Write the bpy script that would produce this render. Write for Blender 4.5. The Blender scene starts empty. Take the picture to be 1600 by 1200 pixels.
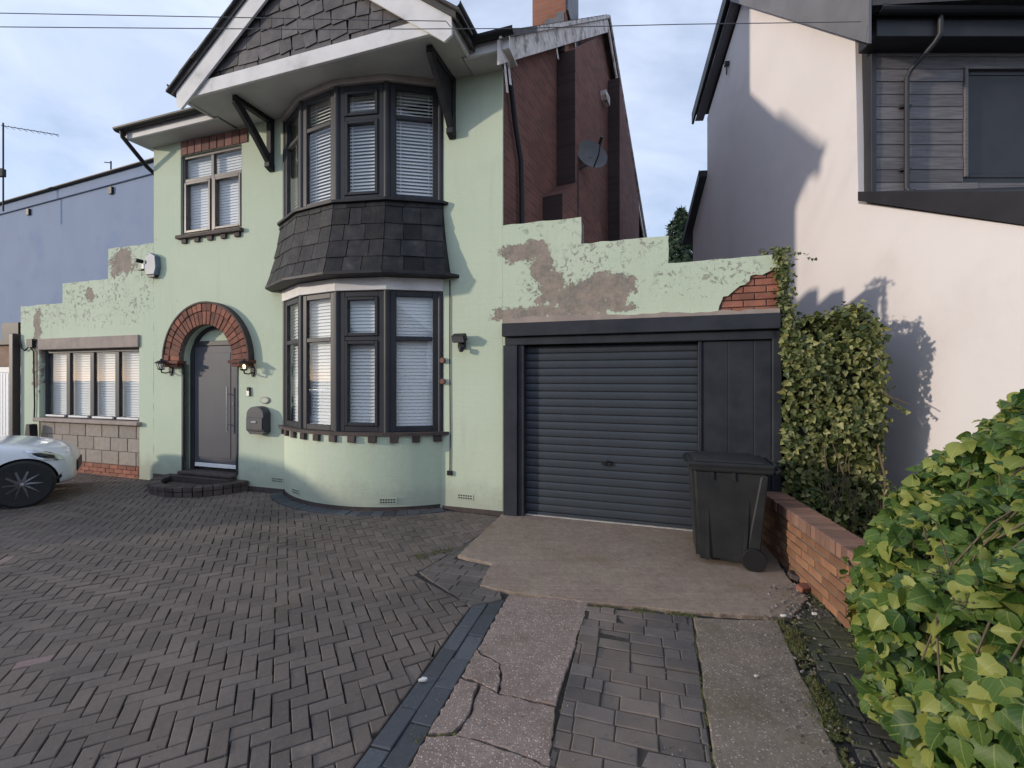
import bpy, bmesh, math, random
from mathutils import Vector, Matrix
from mathutils.geometry import tessellate_polygon
R = math.radians
random.seed(7)
sc = bpy.context.scene
col = sc.collection

# ------------------------------------------------------------------ camera
CAMZ, FPX, HOR = 1.75, 700.0, 590.0
cam_d = bpy.data.cameras.new('camera')
cam_d.sensor_width = 36.0
cam_d.lens = FPX / 1600 * 36.0
cam_d.shift_y = -(600 - HOR) / 1600
cam_d.clip_start, cam_d.clip_end = 0.05, 2000
cam = bpy.data.objects.new('camera', cam_d)
cam.location = (0, 0, CAMZ)
cam.rotation_euler = (R(90), 0, 0)
col.objects.link(cam)
sc.camera = cam

# ------------------------------------------------------------------ sky and sun
SUN = Vector((1.0, 0.235, -0.2)).normalized()          # the way sunlight travels
SUN_EL = math.asin(-SUN.z)
SUN_AZ = math.atan2(-SUN.x, -SUN.y)                    # clockwise from +Y
w = bpy.data.worlds.new('World')
sc.world = w
w.use_nodes = True
wt = w.node_tree
wt.nodes.clear()
wo = wt.nodes.new('ShaderNodeOutputWorld')
bg = wt.nodes.new('ShaderNodeBackground')
sky = wt.nodes.new('ShaderNodeTexSky')
sky.sky_type = 'NISHITA'
sky.sun_disc = False
sky.sun_elevation = SUN_EL
sky.sun_rotation = SUN_AZ
sky.air_density, sky.dust_density, sky.ozone_density = 1.0, 0.3, 2.5
SKY_STRENGTH = 0.15
bg.inputs['Strength'].default_value = SKY_STRENGTH
# thin cloud veil: noise on the direction of the ray, stretched flat
tc = wt.nodes.new('ShaderNodeTexCoord')
mp = wt.nodes.new('ShaderNodeMapping')
mp.inputs['Scale'].default_value = (1.0, 1.0, 2.6)
mp.inputs['Location'].default_value = (0.35, 0.2, 0.1)
n1 = wt.nodes.new('ShaderNodeTexNoise')
n1.inputs['Scale'].default_value = 1.9
n1.inputs['Detail'].default_value = 6
n1.inputs['Roughness'].default_value = 0.55
n1.inputs['Distortion'].default_value = 0.6
rp = wt.nodes.new('ShaderNodeValToRGB')
rp.color_ramp.elements[0].position = 0.36
rp.color_ramp.elements[0].color = (0.50, 0.50, 0.50, 1)
rp.color_ramp.elements[1].position = 0.64
rp.color_ramp.elements[1].color = (0.98, 0.98, 0.98, 1)
CLOUD = (4.3, 4.9, 6.25)
mx = wt.nodes.new('ShaderNodeMix')
mx.data_type = 'RGBA'
mx.inputs[7].default_value = (*CLOUD, 1)
wt.links.new(tc.outputs['Generated'], mp.inputs['Vector'])
wt.links.new(mp.outputs['Vector'], n1.inputs['Vector'])
wt.links.new(n1.outputs['Fac'], rp.inputs['Fac'])
wt.links.new(rp.outputs['Color'], mx.inputs[0])
wt.links.new(sky.outputs['Color'], mx.inputs[6])
wt.links.new(mx.outputs[2], bg.inputs['Color'])
wt.links.new(bg.outputs['Background'], wo.inputs['Surface'])

sun_d = bpy.data.lights.new('sun', 'SUN')
sun_d.energy = 2.0
sun_d.angle = R(2.0)
sun_d.color = (1.0, 0.86, 0.70)
sun = bpy.data.objects.new('sun', sun_d)
sun.rotation_euler = SUN.to_track_quat('-Z', 'Y').to_euler()
sun.location = (-20, -5, 20)
col.objects.link(sun)

sc.view_settings.view_transform = 'Standard'
sc.view_settings.look = 'None'
sc.view_settings.exposure = 0.36
sc.view_settings.gamma = 1.0
sc.view_settings.use_curve_mapping = False
sc.render.engine = 'CYCLES'
sc.cycles.max_bounces = 7
sc.cycles.transparent_max_bounces = 12

# ------------------------------------------------------------------ helpers
OFF = {}

class MB:
    def __init__(s, M=None):
        s.v, s.f, s.m, s.uv = [], [], [], {}
        s.M = M or Matrix.Identity(4)
    def add(s, vs, fs, mi=0):
        b = len(s.v)
        s.v += [tuple(s.M @ Vector(p)) for p in vs]
        s.f += [tuple(i + b for i in f) for f in fs]
        s.m += [mi] * len(fs)
        return b
    def box(s, x0, x1, y0, y1, z0, z1, mi=0):
        s.add([(x, y, z) for z in (z0, z1) for y in (y0, y1) for x in (x0, x1)],
              [(0, 2, 3, 1), (4, 5, 7, 6), (0, 1, 5, 4), (2, 6, 7, 3), (0, 4, 6, 2), (1, 3, 7, 5)], mi)
    def prism(s, loops, lo, hi, axis='y', mi=0, taper=None):
        """extrude a polygon with holes; loops are lists of 2-D points"""
        if not isinstance(loops[0][0], (tuple, list)):
            loops = [loops]
        flat = [p for l in loops for p in l]
        tr = tessellate_polygon([[Vector((p[0], p[1], 0)) for p in l] for l in loops])
        def P(p, h):
            return {'y': (p[0], h, p[1]), 'z': (p[0], p[1], h), 'x': (h, p[0], p[1])}[axis]
        n = len(flat)
        vs = [P(p, lo) for p in flat] + [P(p, hi) for p in flat]
        fs = [tuple(t) for t in tr] + [tuple(i + n for i in reversed(t)) for t in tr]
        k = 0
        for l in loops:
            L = len(l)
            for i in range(L):
                a, b = k + i, k + (i + 1) % L
                fs.append((a, b, b + n, a + n))
            k += L
        s.add(vs, fs, mi)
    def tube(s, pts, r, n=8, mi=0, cap=True):
        pts = [Vector(p) for p in pts]
        rs = r if isinstance(r, (list, tuple)) else [r] * len(pts)
        vs, fs = [], []
        ref = None
        for i, p in enumerate(pts):
            d = (pts[min(i + 1, len(pts) - 1)] - pts[max(i - 1, 0)]).normalized()
            if ref is None:
                ref = Vector((0, 0, 1)) if abs(d.z) < .9 else Vector((1, 0, 0))
            a = d.cross(ref).normalized()
            b = a.cross(d).normalized()
            ref = b
            for k in range(n):
                t = 2 * math.pi * k / n
                vs.append(tuple(p + (a * math.cos(t) + b * math.sin(t)) * rs[i]))
        for i in range(len(pts) - 1):
            for k in range(n):
                fs.append((i * n + k, i * n + (k + 1) % n, (i + 1) * n + (k + 1) % n, (i + 1) * n + k))
        if cap:
            fs.append(tuple(range(n)))
            fs.append(tuple(range((len(pts) - 1) * n, len(pts) * n)))
        s.add(vs, fs, mi)
    def lathe(s, prof, n=20, c=(0, 0, 0), axis='z', mi=0):
        vs, fs = [], []
        for (r, h) in prof:
            for k in range(n):
                t = 2 * math.pi * k / n
                a, b = r * math.cos(t), r * math.sin(t)
                p = {'z': (a, b, h), 'y': (a, h, b), 'x': (h, a, b)}[axis]
                vs.append((p[0] + c[0], p[1] + c[1], p[2] + c[2]))
        for i in range(len(prof) - 1):
            for k in range(n):
                fs.append((i * n + k, i * n + (k + 1) % n, (i + 1) * n + (k + 1) % n, (i + 1) * n + k))
        if prof[0][0] > 1e-6: fs.append(tuple(range(n)))
        if prof[-1][0] > 1e-6: fs.append(tuple(range((len(prof) - 1) * n, len(prof) * n)))
        s.add(vs, fs, mi)
    def mesh(s, name, mats, bevel=0, seg=1, smooth=None, weld=False):
        me = bpy.data.meshes.new(name)
        me.from_pydata(s.v, [], s.f)
        for m in (mats if isinstance(mats, (list, tuple)) else [mats]):
            me.materials.append(m)
        me.polygons.foreach_set('material_index', s.m)
        bm = bmesh.new()
        bm.from_mesh(me)
        if weld: bmesh.ops.remove_doubles(bm, verts=bm.verts, dist=1e-5)
        bmesh.ops.recalc_face_normals(bm, faces=bm.faces)
        if bevel:
            ed = [e for e in bm.edges if len(e.link_faces) == 2 and e.calc_face_angle(0) > R(30)]
            bmesh.ops.bevel(bm, geom=ed, offset=bevel, segments=seg, affect='EDGES', clamp_overlap=True)
        bm.to_mesh(me)
        bm.free()
        if smooth is not None:
            me.polygons.foreach_set('use_smooth', [True] * len(me.polygons))
            me.set_sharp_from_angle(angle=R(smooth))
        me.update()
        return me

def tag(o, label=None, cat=None, group=None, kind=None):
    if label: o['label'] = label
    if cat: o['category'] = cat
    if group: o['group'] = group
    if kind: o['kind'] = kind
    return o

def link(name, data, parent=None):
    o = bpy.data.objects.new(name, data)
    col.objects.link(o)
    if parent is not None:
        o.parent = parent
        o.location = -OFF.get(parent.name, Vector((0, 0, 0)))
    return o

def obj(name, mb, mats, parent=None, kind=None, **kw):
    o = link(name, mb.mesh(name, mats, **kw), parent)
    if kind: o['kind'] = kind
    return o

def empty(name, label, cat, loc=(0, 0, 0), rz=0, off=None, group=None, kind=None):
    o = bpy.data.objects.new(name, None)
    o.empty_display_size = .2
    col.objects.link(o)
    o.location, o.rotation_euler = loc, (0, 0, rz)
    if off is not None: OFF[o.name] = Vector(off)
    return tag(o, label, cat, group, kind)

# frame of the green house: x along the facade, y into the house, z up
TH = R(18)
P0 = Vector((-.12, 5.75, 0))
HM = Matrix.Translation(P0) @ Matrix.Rotation(-TH, 4, 'Z')
def HW(t, y, z=0): return HM @ Vector((t, y, z))
def hthing(name, label, cat, off=(0, 0, 0), group=None):
    """a thing whose parts are written in the house frame but whose base is at off"""
    return empty(name, label, cat, HW(*off), -TH, off, group)
def G(u, v):
    """ground point seen at pixel (u, v) of the 1600 px photograph"""
    Y = CAMZ * FPX / (v - HOR)
    return ((u - 800) / FPX * Y, Y)

def clip(poly, region):
    """convex clip (region counter-clockwise)"""
    out = poly
    for i in range(len(region)):
        ax, ay = region[i]
        bx, by = region[(i + 1) % len(region)]
        inp, out = out, []
        if not inp: break
        def side(p): return (bx - ax) * (p[1] - ay) - (by - ay) * (p[0] - ax)
        for j in range(len(inp)):
            p, q = inp[j], inp[(j + 1) % len(inp)]
            sp, sq = side(p), side(q)
            if sp >= 0: out.append(p)
            if (sp >= 0) != (sq >= 0):
                t = sp / (sp - sq)
                out.append((p[0] + (q[0] - p[0]) * t, p[1] + (q[1] - p[1]) * t))
    return out
def area(p): return .5 * sum(p[i][0] * p[(i + 1) % len(p)][1] - p[(i + 1) % len(p)][0] * p[i][1] for i in range(len(p)))
def ccw(p): return p if area(p) > 0 else list(reversed(p))
def shrink(p, d):
    """move each edge of a convex ccw polygon inwards by d"""
    n, out = len(p), []
    lines = []
    for i in range(n):
        a, b = p[i], p[(i + 1) % n]
        dx, dy = b[0] - a[0], b[1] - a[1]
        L = math.hypot(dx, dy)
        if L < 1e-6: continue
        lines.append((a[0] - dy / L * d, a[1] + dx / L * d, dx / L, dy / L))
    m = len(lines)
    for i in range(m):
        x1, y1, u1, v1 = lines[i - 1]
        x2, y2, u2, v2 = lines[i]
        den = u1 * v2 - v1 * u2
        if abs(den) < 1e-4: out.append((x2, y2)); continue
        t = ((x2 - x1) * v2 - (y2 - y1) * u2) / den
        out.append((x1 + u1 * t, y1 + v1 * t))
    return out

# ------------------------------------------------------------------ materials
def new_mat(name):
    m = bpy.data.materials.new(name)
    m.use_nodes = True
    nt = m.node_tree
    return m, nt, nt.nodes['Principled BSDF']
def ND(nt, typ, ins=None, **kw):
    n = nt.nodes.new(typ)
    for k, v in kw.items(): setattr(n, k, v)
    for k, v in (ins or {}).items():
        if hasattr(v, 'is_output'): nt.links.new(v, n.inputs[k])
        else: n.inputs[k].default_value = v
    return n
def mixc(nt, fac, a, b, mode='MIX'):
    n = nt.nodes.new('ShaderNodeMix'); n.data_type = 'RGBA'; n.blend_type = mode
    for k, v in ((0, fac), (6, a), (7, b)):
        if hasattr(v, 'is_output'): nt.links.new(v, n.inputs[k])
        else: n.inputs[k].default_value = v if k == 0 else (*v, 1)
    return n.outputs[2]
def mth(nt, op, a, b=0.0, c=None, clamp=False):
    n = nt.nodes.new('ShaderNodeMath'); n.operation = op; n.use_clamp = clamp
    for k, v in ((0, a), (1, b), (2, c)):
        if v is None: continue
        if hasattr(v, 'is_output'): nt.links.new(v, n.inputs[k])
        else: n.inputs[k].default_value = v
    return n.outputs[0]
def ramp(nt, x, lo, hi):
    n = nt.nodes.new('ShaderNodeMapRange')
    n.interpolation_type = 'SMOOTHSTEP'
    nt.links.new(x, n.inputs[0])
    n.inputs[1].default_value, n.inputs[2].default_value = lo, hi
    return n.outputs[0]
def coords(nt, ref=None, kind='Object'):
    n = nt.nodes.new('ShaderNodeTexCoord')
    if ref is not None: n.object = ref
    return n.outputs[kind]
def noise(nt, vec, scale, detail=4, rough=.55, dist=0.0):
    return ND(nt, 'ShaderNodeTexNoise', {'Vector': vec, 'Scale': scale, 'Detail': detail, 'Roughness': rough, 'Distortion': dist}).outputs['Fac']
def stretch(nt, vec, sx, sy, sz):
    return ND(nt, 'ShaderNodeMapping', {'Vector': vec, 'Scale': (sx, sy, sz)}).outputs['Vector']
def rnd_value(nt):
    oi = ND(nt, 'ShaderNodeObjectInfo').outputs['Random']
    ge = ND(nt, 'ShaderNodeNewGeometry').outputs['Random Per Island']
    return mth(nt, 'FRACT', mth(nt, 'ADD', oi, ge))
def bump(nt, bsdf, h, strength, dist=.01):
    b = ND(nt, 'ShaderNodeBump', {'Height': h, 'Strength': strength, 'Distance': dist})
    nt.links.new(b.outputs['Normal'], bsdf.inputs['Normal'])
    return b
def pbr(name, c1, c2=None, scale=6, rough=.7, bstr=.25, bscale=60, rnd=0, metallic=0, dirt=None, dscale=1.2, dlo=.5, dhi=.75, sx=(1, 1, 1), coat=0, spec=None, ref=None):
    m, nt, b = new_mat(name)
    co = coords(nt, ref)
    if sx != (1, 1, 1): co = stretch(nt, co, *sx)
    c = mixc(nt, ramp(nt, noise(nt, co, scale), .32, .68), c1, c2 or c1)
    if dirt: c = mixc(nt, ramp(nt, noise(nt, co, dscale, 6, .62), dlo, dhi), c, dirt)
    if rnd:
        r = rnd_value(nt)
        k = mth(nt, 'MULTIPLY_ADD', r, 2 * rnd, 1 - rnd)
        hs = ND(nt, 'ShaderNodeHueSaturation', {'Value': k, 'Color': c})
        c = hs.outputs['Color']
    nt.links.new(c, b.inputs['Base Color'])
    b.inputs['Roughness'].default_value = rough
    b.inputs['Metallic'].default_value = metallic
    if spec is not None: b.inputs['Specular IOR Level'].default_value = spec
    if coat: b.inputs['Coat Weight'].default_value = coat; b.inputs['Coat Roughness'].default_value = .05
    if bstr: bump(nt, b, noise(nt, co, bscale, 5, .6), bstr)
    return m

# the house's Empty comes first: the render's texture space hangs on it
house = hthing('house', 'detached two-storey house in mint green render with a slate-skirted double bay', 'house')

def make_mint():
    m, nt, b = new_mat('mint_render')
    co = coords(nt, house)
    n_big = noise(nt, co, .7, 3)
    n_mid = noise(nt, co, 5, 6, .65)
    c = mixc(nt, ramp(nt, n_big, .3, .7), (.53, .615, .462), (.57, .645, .50))
    # rain streaks
    st = noise(nt, stretch(nt, co, 5, 5, .55), 1.0, 7, .68, .4)
    c = mixc(nt, mth(nt, 'MULTIPLY', ramp(nt, st, .50, .78), .42), c, (.46, .49, .40))
    c = mixc(nt, mth(nt, 'MULTIPLY', ramp(nt, n_mid, .52, .72), .25), c, (.63, .655, .55))
    zz = ND(nt, 'ShaderNodeSeparateXYZ', {'Vector': co}).outputs[2]
    foot = mth(nt, 'MULTIPLY', mth(nt, 'SUBTRACT', 1.0, ramp(nt, mth(nt, 'SUBTRACT', zz, mth(nt, 'MULTIPLY', noise(nt, co, 3.5, 8, .75), .75)), -.30, .12)), .6)
    c = mixc(nt, foot, c, (.34, .35, .29))
    c = mixc(nt, mth(nt, 'MULTIPLY', ramp(nt, noise(nt, co, 38, 6, .75), .55, .75), .22), c, (.40, .44, .35))
    # flaked patches: ellipses (t, z, half width, half height, strength) broken up by noise
    sep = ND(nt, 'ShaderNodeSeparateXYZ', {'Vector': co})
    X, Z = sep.outputs[0], sep.outputs[2]
    w1 = ND(nt, 'ShaderNodeTexNoise', {'Vector': co, 'Scale': 3.2, 'Detail': 8, 'Roughness': .74})
    s2 = ND(nt, 'ShaderNodeSeparateColor', {'Color': w1.outputs['Color']})
    X = mth(nt, 'ADD', X, mth(nt, 'MULTIPLY_ADD', s2.outputs[0], .8, -.4))
    Z = mth(nt, 'ADD', Z, mth(nt, 'MULTIPLY_ADD', s2.outputs[1], .44, -.22))
    # in x only right of the house or left of it, in z near the tops
    E = [(.28, 3.34, .36, .15), (.52, 3.08, .17, .28), (.62, 2.84, .26, .25), (1.02, 2.74, .34, .19), (1.33, 2.80, .34, .23), (.45, 2.56, .65, .10), (1.15, 2.58, .5, .09),
         (-7.15, 3.78, .36, .25), (-8.0, 3.25, .14, .14), (-9.6, 2.3, .12, .9)]
    best = None
    for (ex, ez, rx, rz) in E:
        dx = mth(nt, 'MULTIPLY', mth(nt, 'SUBTRACT', X, ex), 1 / rx)
        dz = mth(nt, 'MULTIPLY', mth(nt, 'SUBTRACT', Z, ez), 1 / rz)
        d = mth(nt, 'SQRT', mth(nt, 'ADD', mth(nt, 'MULTIPLY', dx, dx), mth(nt, 'MULTIPLY', dz, dz)))
        best = d if best is None else mth(nt, 'MINIMUM', best, d)
    d2 = mth(nt, 'ADD', best, mth(nt, 'MULTIPLY_ADD', noise(nt, co, 13, 8, .78), 1.25, -.62))
    d2 = mth(nt, 'ADD', d2, mth(nt, 'MULTIPLY_ADD', noise(nt, co, 4.5, 5, .6, .8), 1.5, -.72))
    patch = mth(nt, 'SUBTRACT', 1.0, ramp(nt, d2, .88, .98))
    # small specks where the wall stands free: stepped parapets, and a few low down
    raw = ND(nt, 'ShaderNodeSeparateXYZ', {'Vector': co})
    xo, zo = raw.outputs[0], raw.outputs[2]
    right = ramp(nt, xo, -.05, .25)
    left = mth(nt, 'SUBTRACT', 1.0, ramp(nt, xo, -6.6, -6.0))
    high = ramp(nt, zo, 2.35, 2.9)
    low = mth(nt, 'MULTIPLY', mth(nt, 'SUBTRACT', 1.0, ramp(nt, zo, .1, .5)), .35)
    zone = mth(nt, 'ADD', mth(nt, 'MULTIPLY', mth(nt, 'MAXIMUM', right, left), high), low)
    zone = mth(nt, 'MAXIMUM', zone, .18)
    sp = noise(nt, co, 13, 8, .74, .6)
    thr = mth(nt, 'MULTIPLY_ADD', zone, -.15, .70)
    speck = ramp(nt, mth(nt, 'SUBTRACT', sp, thr), 0.0, .035)
    clump = ramp(nt, noise(nt, co, 2.1, 3), .36, .56)
    speck = mth(nt, 'MULTIPLY', speck, clump)
    under = mixc(nt, ramp(nt, noise(nt, co, 5, 8, .75), .38, .62), (.345, .285, .235), (.215, .195, .168))
    under = mixc(nt, mth(nt, 'MULTIPLY', ramp(nt, noise(nt, co, 22, 5), .45, .7), .5), under, (.36, .31, .27))
    c = mixc(nt, mth(nt, 'MULTIPLY', speck, .85), c, (.27, .25, .21))
    c = mixc(nt, patch, c, under)
    nt.links.new(c, b.inputs['Base Color'])
    b.inputs['Roughness'].default_value = .82
    b.inputs['Specular IOR Level'].default_value = .25
    mask = mth(nt, 'MAXIMUM', patch, speck)
    h = mth(nt, 'SUBTRACT', mth(nt, 'MULTIPLY', noise(nt, co, 26, 6, .65), .35), mth(nt, 'MULTIPLY', mask, 1.1))
    # faint brick courses telegraphing through the paint
    br = ND(nt, 'ShaderNodeTexBrick', {'Vector': ND(nt, 'ShaderNodeCombineXYZ', {'X': xo, 'Y': zo}).outputs[0], 'Scale': 1.0, 'Mortar Size': .006, 'Mortar Smooth': .8, 'Brick Width': .225, 'Row Height': .075})
    h = mth(nt, 'SUBTRACT', h, mth(nt, 'MULTIPLY', br.outputs['Fac'], .09))
    bump(nt, b, h, .5, .02)
    return m
M_mint = make_mint()

def make_brick(name, c1, c2, mortar, w_=.225, h_=.075):
    m, nt, b = new_mat(name)
    co = coords(nt)
    s = ND(nt, 'ShaderNodeSeparateXYZ', {'Vector': co})
    v = ND(nt, 'ShaderNodeCombineXYZ', {'X': s.outputs[0], 'Y': s.outputs[2]}).outputs[0]
    br = ND(nt, 'ShaderNodeTexBrick', {'Vector': v, 'Color1': (*c1, 1), 'Color2': (*c2, 1), 'Mortar': (*mortar, 1), 'Scale': 1.0, 'Mortar Size': .006, 'Mortar Smooth': .3, 'Bias': 0, 'Brick Width': w_, 'Row Height': h_})
    c = mixc(nt, mth(nt, 'MULTIPLY', ramp(nt, noise(nt, co, 1.1, 5), .4, .7), .6), br.outputs['Color'], tuple(x * .55 for x in c1))
    nt.links.new(c, b.inputs['Base Color'])
    b.inputs['Roughness'].default_value = .9
    h = mth(nt, 'SUBTRACT', mth(nt, 'MULTIPLY', noise(nt, co, 40), .3), mth(nt, 'MULTIPLY', br.outputs['Fac'], .5))
    bump(nt, b, h, .5, .02)
    return m
M_gable_brick = make_brick('dark_red_brickwork', (.20, .078, .058), (.12, .048, .038), (.16, .12, .105))
M_chim_brick = make_brick('chimney_brickwork', (.36, .15, .09), (.28, .11, .07), (.26, .2, .16))

M_white = pbr('weathered_white_board', (.76, .75, .74), (.66, .65, .645), 3, .6, .15, 40, dirt=(.42, .41, .40), dscale=3, dlo=.55, dhi=.85)
M_peel = pbr('peeling_white_board', (.70, .65, .61), (.50, .45, .42), 9, .75, .5, 40, dirt=(.22, .19, .17), dscale=5, dlo=.5, dhi=.65)
M_soffit = pbr('soffit_board', (.55, .54, .52), (.47, .46, .45), 2, .7, .1)
M_bayrender = pbr('bay_head_render', (.50, .45, .41), (.40, .36, .34), 4, .8, .3)
M_black = pbr('black_painted_wood', (.018, .018, .021), (.030, .029, .032), 8, .55, .2, 50, spec=.3)
M_upvc = pbr('anthracite_frame', (.030, .032, .038), (.040, .041, .047), 3, .5, .03, 80, spec=.3)
M_upvc_brown = pbr('grey_brown_frame', (.10, .085, .08), (.13, .11, .10), 5, .4, .06, 80)
M_slate = pbr('black_slate', (.017, .017, .020), (.036, .033, .033), 7, .55, .6, 24, spec=.22, rnd=.5, dirt=(.085, .078, .074), dscale=7, dlo=.58, dhi=.85)
M_slate_gable = pbr('gable_slate', (.085, .078, .080), (.135, .122, .120), 7, .7, .5, 24, rnd=.3)
M_roof = pbr('dark_roof_tile', (.045, .042, .043), (.075, .068, .064), 5, .7, .4, 12)
M_gutter = pbr('black_gutter_plastic', (.02, .02, .022), None, 5, .5, .02, spec=.25)
M_archbrick = pbr('red_arch_brick', (.27, .10, .06), (.17, .07, .05), 9, .85, .4, 45, rnd=.4, dirt=(.09, .05, .045), dscale=5, dlo=.58, dhi=.75)
M_soldier = pbr('dull_red_brick', (.22, .105, .085), (.17, .085, .075), 9, .85, .4, 45, rnd=.3)
M_darkbrick = pbr('dark_brick', (.055, .043, .04), (.085, .062, .055), 9, .8, .4, 45, rnd=.3)
M_darker_brick = make_brick('darker_brickwork', (.062, .036, .033), (.042, .026, .025), (.05, .04, .038))
M_orange = pbr('orange_red_brick', (.34, .135, .085), (.25, .10, .07), 9, .85, .4, 45, rnd=.25)
M_mortar = pbr('mortar', (.20, .175, .15), (.14, .12, .105), 12, .95, .5, 40)
M_block = pbr('concrete_block', (.36, .315, .27), (.30, .265, .235), 12, .92, .5, 50, rnd=.12)
M_door = pbr('slate_grey_door', (.075, .078, .094), (.085, .088, .104), 2, .55, .03, 60, spec=.3)
M_steel = pbr('brushed_steel', (.62, .63, .65), None, 4, .25, 0, metallic=1)
M_garage = pbr('anthracite_roller_steel', (.044, .052, .063), (.052, .060, .072), 3, .42, .04, 60, dirt=(.070, .074, .080), dscale=2, dlo=.5, dhi=.9, spec=.3)
M_gframe = pbr('anthracite_painted_frame', (.026, .029, .037), (.038, .041, .050), 4, .5, .12, 40, dirt=(.058, .058, .062), dscale=3, dlo=.6, dhi=.9, spec=.25)
M_grey_lip = pbr('pale_rubber_strip', (.55, .52, .46), (.40, .37, .33), 12, .8, .2)
M_stone = pbr('weathered_lintel', (.38, .31, .27), (.30, .25, .22), 5, .85, .3)
M_blind = pbr('white_blind', (.90, .90, .89), None, 3, .55, 0)
M_dark = pbr('dark_interior', (.03, .03, .032), None, 3, .9, 0)
M_lead = pbr('lead_sheet', (.10, .10, .11), (.15, .15, .16), 6, .55, .2)

def make_glass(name, tint=(.97, .98, .98), ior=1.7, refl=(.95, .97, 1)):
    m, nt, b = new_mat(name)
    out = nt.nodes['Material Output']
    tr = ND(nt, 'ShaderNodeBsdfTransparent', {'Color': (*tint, 1)})
    gl = ND(nt, 'ShaderNodeBsdfGlossy', {'Color': (*refl, 1), 'Roughness': .015})
    fr = ND(nt, 'ShaderNodeFresnel', {'IOR': ior})
    front = mth(nt, 'SUBTRACT', 1.0, ND(nt, 'ShaderNodeNewGeometry').outputs['Backfacing'])
    wv = noise(nt, coords(nt), 1.6, 2)
    bp = ND(nt, 'ShaderNodeBump', {'Height': wv, 'Strength': .06, 'Distance': .02})
    nt.links.new(bp.outputs['Normal'], gl.inputs['Normal'])
    ms = ND(nt, 'ShaderNodeMixShader')
    nt.links.new(mth(nt, 'MULTIPLY', fr.outputs[0], front), ms.inputs[0]); nt.links.new(tr.outputs[0], ms.inputs[1]); nt.links.new(gl.outputs[0], ms.inputs[2])
    nt.links.new(ms.outputs[0], out.inputs['Surface'])
    return m
M_glass = make_glass('window_glass')
M_skyglass = make_glass('sky_reflection_glass', (.4, .55, .8), 3.0, (.22, .42, .85))  # blue of the reflected sky is put into both glass colours
# ------------------------------------------------------------------ green house
def rect(x0, x1, z0, z1): return [(x0, z0), (x1, z0), (x1, z1), (x0, z1)]
def arch_loop(c, r, z0, zs, n=20):
    return [(c - r, z0)] + [(c + r, z0)] + [(c + r * math.cos(math.pi * k / n), zs + r * math.sin(math.pi * k / n)) for k in range(n + 1)]

EAVE = 5.72
DC, DZ, DR, DRO = -5.07, 2.03, .575, .95            # door arch: centre, springing height, inner and outer radius
BT, BW, BS = -2.2, 1.33, .45                        # bay: centre, half width, projection
BR = (BW ** 2 + BS ** 2) / (2 * BS)
BPH = math.asin(BW / BR)
BCY = BS - BR                                       # bay circle centre, measured outwards
def bp(alpha, off=0.0):
    """a point of the bay plan in the house frame"""
    return (BT + (BR + off) * math.sin(alpha), -(BCY + (BR + off) * math.cos(alpha)))
BAY_A = [-BPH, -BPH / 2, 0, BPH / 2, BPH]

mb = MB()
front = [(-6.36, -.1), (0, -.1), (0, EAVE), (-6.36, EAVE)]
mb.prism([front, rect(-5.72, -4.38, 4.12, 5.46), arch_loop(DC, DR, .2, DZ), rect(BT - BW + .06, BT + BW - .06, 1.0, 2.95), rect(BT - BW + .06, BT + BW - .06, 4.05, 5.68)], 0, .28)
obj('front_wall', mb, M_mint, house)
mb = MB()
mb.prism([(-6.36, .281), (-6.08, .281), (-6.08, 9.5), (-6.36, 9.5)], -.1, EAVE, 'z')
mb.prism([(-6.079, 9.25), (1.1, 9.25), (1.1, 9.5), (-6.079, 9.5)], -.1, EAVE, 'z')
mb.prism([(-6.079, .281), (-.3, .281), (-.3, 9.2), (-6.079, 9.2)], 3.0, 3.2, 'z')      # first floor
obj('rear_and_left_wall', mb, M_mint, house)

# brick gable wall, skewed a little to the plot line
GS = math.atan2(.149, .988)
GM = Matrix.Rotation(R(90) - GS, 4, 'Z')            # x along the wall, y to the inside of the house
def gable_pt(s, o, z): return GM @ Vector((s, o, z))
gw = empty('gable_wall_frame', None, None)
bpy.data.objects.remove(gw)
def gobj(name, mb, mat, kind=None, parent=None, **kw):
    o = obj(name, mb, mat, parent or house, kind, **kw)
    o.location = -OFF[house.name]
    o.rotation_euler = (0, 0, R(90) - GS)
    return o
mb = MB()
mb.prism([(.0, -.1), (9.58, -.1), (9.58, 5.78), (4.75, 9.62), (0.0, 5.80)], 0.004, .26)
gobj('gable_wall', mb, M_gable_brick)
# chimney breasts on the gable: wide foot, corbelled shoulder, slim shaft
mb = MB()
mb.prism([(1.35, -.1), (3.6, -.1), (3.6, 4.55), (3.25, 4.95), (3.25, 8.2), (1.95, 7.15), (1.95, 4.95), (1.75, 4.78), (1.35, 4.55)], -.32, 0.003)
gobj('chimney_breast', mb, M_gable_brick)
mb = MB()
mb.prism([(5.3, -.1), (7.6, -.1), (7.6, 6.6), (5.3, 8.7)], -.27, 0.003)
gobj('chimney_breast', mb, M_gable_brick)
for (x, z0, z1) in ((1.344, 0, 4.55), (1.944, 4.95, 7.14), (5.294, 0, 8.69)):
    mb = MB(); mb.box(x - .004, x + .004, -.318 if x < 5 else -.268, -.002, z0, z1); gobj('breast_return', mb, M_darker_brick)  # thin slabs make the breasts' front faces darker than their sides
mb = MB()
mb.prism([(4.72, 7.92), (5.0, 7.92), (5.0, 8.10), (4.66, 8.10), (4.66, 8.0)], -.12, .003)
gobj('corbel', mb, M_peel)

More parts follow.
